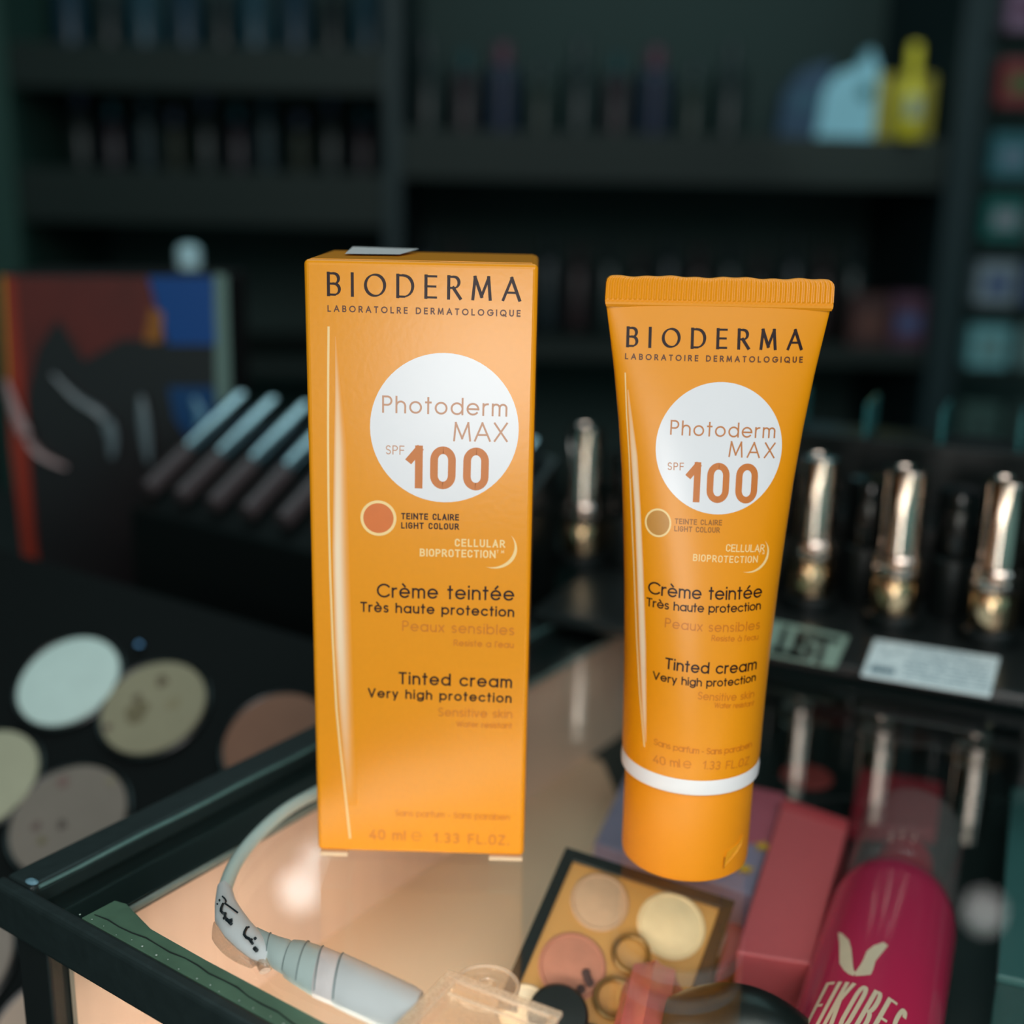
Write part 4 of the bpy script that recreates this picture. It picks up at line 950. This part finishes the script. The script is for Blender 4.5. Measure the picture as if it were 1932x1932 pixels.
# ---- wall shelving
M_shelf = mat('shelf_paint', (23,34,30), 0.6, var=0.1, scale=12); M_up = mat('upright_paint', (26,46,50), 0.5, var=0.1, scale=12)
YF = 1.50
unit = thing('shelf_unit', 'tall dark wall shelving filled with bottles and boxes behind the counter', 'shelving', (0, YF, -1.0))
def un(name, a, b, material): mb = MB(); mb.box((a[0], a[1]-YF, a[2]+1.0), (b[0], b[1]-YF, b[2]+1.0)); return mb.build(name, material, unit, bevel=0.001)
XL = aty(36, 300, YF).x; XM = aty(742, 300, YF).x; XR = aty(1778, 400, YF).x
un('side_panel', (XL-0.04, YF-0.02, -1.0), (XL, 1.80, 1.1), mat('green_grey_panel', (48,78,70), 0.5, scale=12))
un('upright', (XM-0.010, YF-0.01, -1.0), (XM+0.010, 1.80, 1.1), M_up); un('upright', (XR-0.005, YF-0.02, -1.0), (XR+0.030, 1.80, 1.1), M_up)
un('back_panel', (XL, 1.80, -1.0), (XR+0.3, 1.82, 1.1), mat('back_panel_dark', (50,68,65), 0.7, scale=12))
zl = [aty(400, 322, YF).z, aty(300, 84, YF).z]; zr = [aty(1200, 252, YF).z, aty(1300, 648, YF).z]
for z in zl: un('shelf_board', (XL+0.0005, YF, z-0.018), (XM-0.0105, 1.795, z), M_shelf); un('shelf_edge', (XL+0.0005, YF-0.008, z-0.062 if z == zl[0] else z-0.05), (XM-0.0105, YF-0.0005, z), M_shelf)
zl2 = -0.06
un('shelf_board', (XL+0.0005, YF, zl2-0.018), (XM-0.0105, 1.795, zl2), M_shelf)
for z in zr+[-0.28]: un('shelf_board', (XM+0.0105, YF, z-0.018), (XR-0.0055, 1.795, z), M_shelf); un('shelf_edge', (XM+0.0105, YF-0.008, z-(0.056 if z == zr[0] else 0.022)), (XR-0.0055, YF-0.0005, z), M_shelf)

def make_bottle(h, r, col, capcol, label, group):
    t = thing('bottle', label, 'bottle', group=group)
    mb = MB(); mb.lathe([(r*.9,0),(r,.002),(r,h*.66),(r*.8,h*.73),(r*.42,h*.77)], 20); mb.build('bottle_body', mat('bottle_%d_%d_%d' % col, col, 0.3), t)
    mb = MB(); mb.lathe([(r*.45,h*.775),(r*.48,h*.98),(r*.40,h)], 16); mb.build('cap', mat('cap_%d_%d_%d' % capcol, capcol, 0.3), t); return t
def make_box(wd, h, col, col2, label, group):
    t = thing('boxed_product', label, 'box', group=group)
    mb = MB(); mb.box((-wd/2, -0.02, 0), (wd/2, 0.02, h)); mb.build('box_body', mat('boxc_%d_%d_%d' % col, col, 0.45), t, bevel=0.001)
    mb = MB(); mb.box((-wd*.32, -0.0206, h*.3), (wd*.32, -0.0201, h*.62)); mb.build('box_panel', mat('boxc_%d_%d_%d' % col2, col2, 0.45), t); return t
rows = [
 ('left bay middle shelf', XL+0.03, XM-0.03, zl[0], 0.040, [(34,46,46),(50,42,52),(34,54,60),(44,50,36)], [(90,96,130),(40,110,130),(60,90,110)], 0.095),
 ('left bay top shelf', XL+0.03, XM-0.03, zl[1], 0.046, [(22,52,70),(24,34,36),(30,64,78)], [(30,50,60)], 0.12),
 ('right bay top shelf', XM+0.03, XR-0.20, zr[0], 0.048, [(32,44,44),(48,34,40),(28,36,64),(40,50,44)], [(60,70,72),(30,80,84),(120,70,90)], 0.115),
 ('right bay middle shelf', XM+0.03, XR-0.04, zr[1], 0.040, [(38,50,56),(62,42,46),(42,58,58),(36,44,42)], [(34,44,46),(60,44,48)], 0.125),
]
rs = random.Random(11)
for nm, xa, xb, z, step, cols, caps, h in rows:
    protos = []
    grp = 'dim bottles on the '+nm
    n = int((xb-xa)/step-0.3)+1
    for i in range(n):
        k = i % len(cols)
        lab = 'dim bottle standing in the row on the %s' % nm
        x = xa+i*step; y = YF+0.120+rs.uniform(0,.03)
        if k >= len(protos):
            b = make_bottle(h*(1.0, .86, .94, .78)[k], step*(0.42, .38, .44, .36)[k], cols[k], caps[k % len(caps)], lab, grp); b.location = (x, y, z+.0002); protos.append(b)
        else: dup(protos[k], (x, y, z+.0002), 0, lab, grp)
# lower right boxes and pinks
for px, wpx, hpx, c1_, c2_, lab in ((1632,70,95,(84,46,44),(120,70,60),'dark brown pink box left of the mauve box on the right bay middle shelf'),(1705,62,98,(96,54,76),(84,100,150),'mauve box with a blue mark at the right end of the middle shelf')):
    p = aty(px, 645, YF+0.012); b = make_box(wpx*1.5/F_PX, hpx*1.5/F_PX, c1_, c2_, lab, None); b.location = (p.x, YF+0.022, zr[1]+.0002)
# bright packs right bay top shelf
p = aty(1702, 230, YF); b = thing('gift_box', 'bright yellow box with a yellow ribbon bottle shape on the right bay top shelf', 'box', (p.x, YF+0.028, zr[0]+.0002))
mb = MB(); mb.box((-0.036, -0.022, 0), (0.036, 0.022, 0.072)); mb.build('box_body', mat('bright_yellow', (158,142,34), 0.5, var=0.1, scale=30), b, bevel=0.001)
mb = MB(); mb.lathe([(.012,0),(.013,.002),(.013,.045),(.010,.055),(.007,.060),(.007,.10),(.005,.104)], 20, Matrix.Translation((0.004,-0.038,0))); mb.build('ribbon_bottle', mat('bright_yellow_gloss', (226,206,50), 0.3), b)
mb = MB(); mb.box((-0.004,-0.0525,.022),(0.012,-0.0512,.046)); mb.build('label_patch', mat('grey_patch', (160,170,150), 0.5), b)
p = aty(1600, 235, YF)
b = thing('soap_pack', 'pale blue pack with a peaked top beside the yellow box', 'pack', (p.x, YF+0.022, zr[0]+.0002))
mb = MB(); mb.prism([(-.036,0),(.032,0),(.032,.078),(.022,.100),(.012,.080),(-.010,.074),(-.030,.055)], -0.018, 0.018, Matrix(((1,0,0,0),(0,0,-1,0),(0,1,0,0),(0,0,0,1)))); mb.build('pack_body', mat('pale_blue_pack', (150,205,224), 0.5, var=0.1, scale=30), b, bevel=0.001)
mb = MB(); mb.lathe([(.0001,0),(.009,.0004),(.009,.0012),(.0002,.0014)], 20, Matrix.Translation((0.018,-0.0185,0.052)) @ Matrix.Rotation(PI/2,4,'X')); mb.build('round_mark', mat('teal_mark', (50,110,116), 0.5), b)
p = aty(1515, 238, YF)
b = thing('blue_pack', 'dim navy blue pack left of the pale blue pack', 'pack', (p.x, YF+0.022, zr[0]+.0002))
mb = MB(); mb.prism([(-.028,0),(.030,0),(.030,.085),(-.004,.075),(-.024,.045)], -0.016, 0.016, Matrix(((1,0,0,0),(0,0,-1,0),(0,1,0,0),(0,0,0,1)))); mb.build('pack_body', mat('navy_pack', (26,62,92), 0.5), b, bevel=0.001)
mb = MB(); mb.box((-.014,-.0168,.03),(.016,-.0162,.05)); mb.build('pack_panel', mat('navy_pack_panel', (34,80,104), 0.5), b)
# wall of small packs at the far right
XQ0, XQ1 = XR+0.036, XR+0.20
lev = [(0.3350,(150,112,140),(110,60,90)),(0.255,(150,54,58),(90,110,60)),(0.175,(60,120,130),(120,140,160)),(0.105,(20,110,104),(160,160,170)),(0.030,(150,160,170),(70,90,140)),(-0.045,(130,190,196),(120,150,150)),(-0.14,(70,96,90),(60,80,76))]
nm2 = ['pink and mauve','red','slate blue','green teal','grey and blue','pale aqua','grey green']
for i, (z, ca, cb) in enumerate(lev):
    un('narrow_shelf', (XR+0.0305, YF-0.04, z-0.006), (XQ1, YF+0.06, z), M_shelf)
    for k in range(2):
        t = thing('small_pack', '%s small pack on the far right shelves, %s one on level %s' % (nm2[i], ('left','right')[k], ('one','two','three','four','five','six','seven')[i]), 'pack', (XQ0+0.028+k*0.060, YF-0.018, z+.0002), group='small packs at the far right')
        mb = MB(); mb.box((-.024,-.014,0),(.024,.014,.050)); mb.build('pack_body', mat('pk_%d_%d' % (i, k), (ca, cb)[k], 0.5, var=0.1), t, bevel=0.002)
        mb = MB(); mb.box((-.014,-.0146,.014),(.014,-.0141,.034)); mb.build('pack_panel', mat('pkp_%d' % i, (cb, ca)[k], 0.5), t)
# flacon made up to carry a light glint, painted as its pale stopper
p = aty(356, 478, 0.80)
t = thing('flacon', 'made-up flacon behind the display box, its pale blue top painted as a light glint', 'bottle', (p.x, 0.80, pz))
hh = p.z-pz; mb = MB(); mb.lathe([(.012,0),(.013,.002),(.013,hh-.03),(.009,hh-.018),(.009,hh-.012)], 24); mb.build('flacon_body', mat('dim_flacon', (40,60,66), 0.3), t)
mb = MB(); mb.lathe([(.0070,hh-.0118),(.0075,hh-.008),(.0075,hh+.002),(.005,hh+.005),(.0002,hh+.006)], 24); mb.build('flacon_stopper', mat('ice_blue_glint', (206,240,250), 0.5), t)

# ================================================================== ceiling lamps whose light shows on the glass
def bulb(loc, r, e, label):
    t = thing('ceiling_lamp', label, 'lamp', loc)
    mb = MB(); mb.lathe([(r*.3,-r*.95),(r*.8,-r*.6),(r,0),(r*.8,r*.6),(r*.4,r*.95)], 24); mb.build('bulb', mat('bulb_%d' % int(e), (255,250,245), 0.5, emit=(1.0,0.97,0.95,e)), t)
    mb = MB(); mb.lathe([(r*.5,r*.96),(r*.5,r*1.6),(r*.3,r*1.9)], 20); mb.tube([Vector((0,0,r*1.9)), Vector((0,0,1.5-loc[2]))], 0.004, 8); mb.build('pendant_cord', M_black_matt, t)
def mirror_dir(px, py, y):
    p = atz(px, py, 0); d = p-CAM; s = (y-p.y)/d.y; return (p.x+d.x*s, y, -d.z*s)
L1 = mirror_dir(566, 1672, 1.35); bulb((L1[0], L1[1], L1[2]), 0.026, 4.5, 'hanging bulb lamp on the left, out of the picture above the shelves')
L2 = mirror_dir(1858, 1714, 1.30); bulb((L2[0], L2[1], L2[2]), 0.024, 1.5, 'hanging bulb lamp on the right, out of the picture above the shelves')
L3 = mirror_dir(594, 1612, 1.55); bulb((L3[0], L3[1], L3[2]), 0.020, 3.0, 'smaller hanging bulb lamp just behind the left one, out of the picture')
# unseen spot added to brighten the packs on the top right shelf
l = bpy.data.lights.new('pack_fill_spot', 'SPOT'); l.energy = 5.0; l.color = (0.85, 1.0, 0.95); l.spot_size = math.radians(20); l.spot_blend = 0.6; l.shadow_soft_size = 0.02
o = bpy.data.objects.new('pack_fill_spot', l); C.objects.link(o); o.location = (0.40, 0.95, 0.75)
o.rotation_euler = (Vector((0.40, YF, 0.28))-o.location).to_track_quat('-Z', 'Y').to_euler()
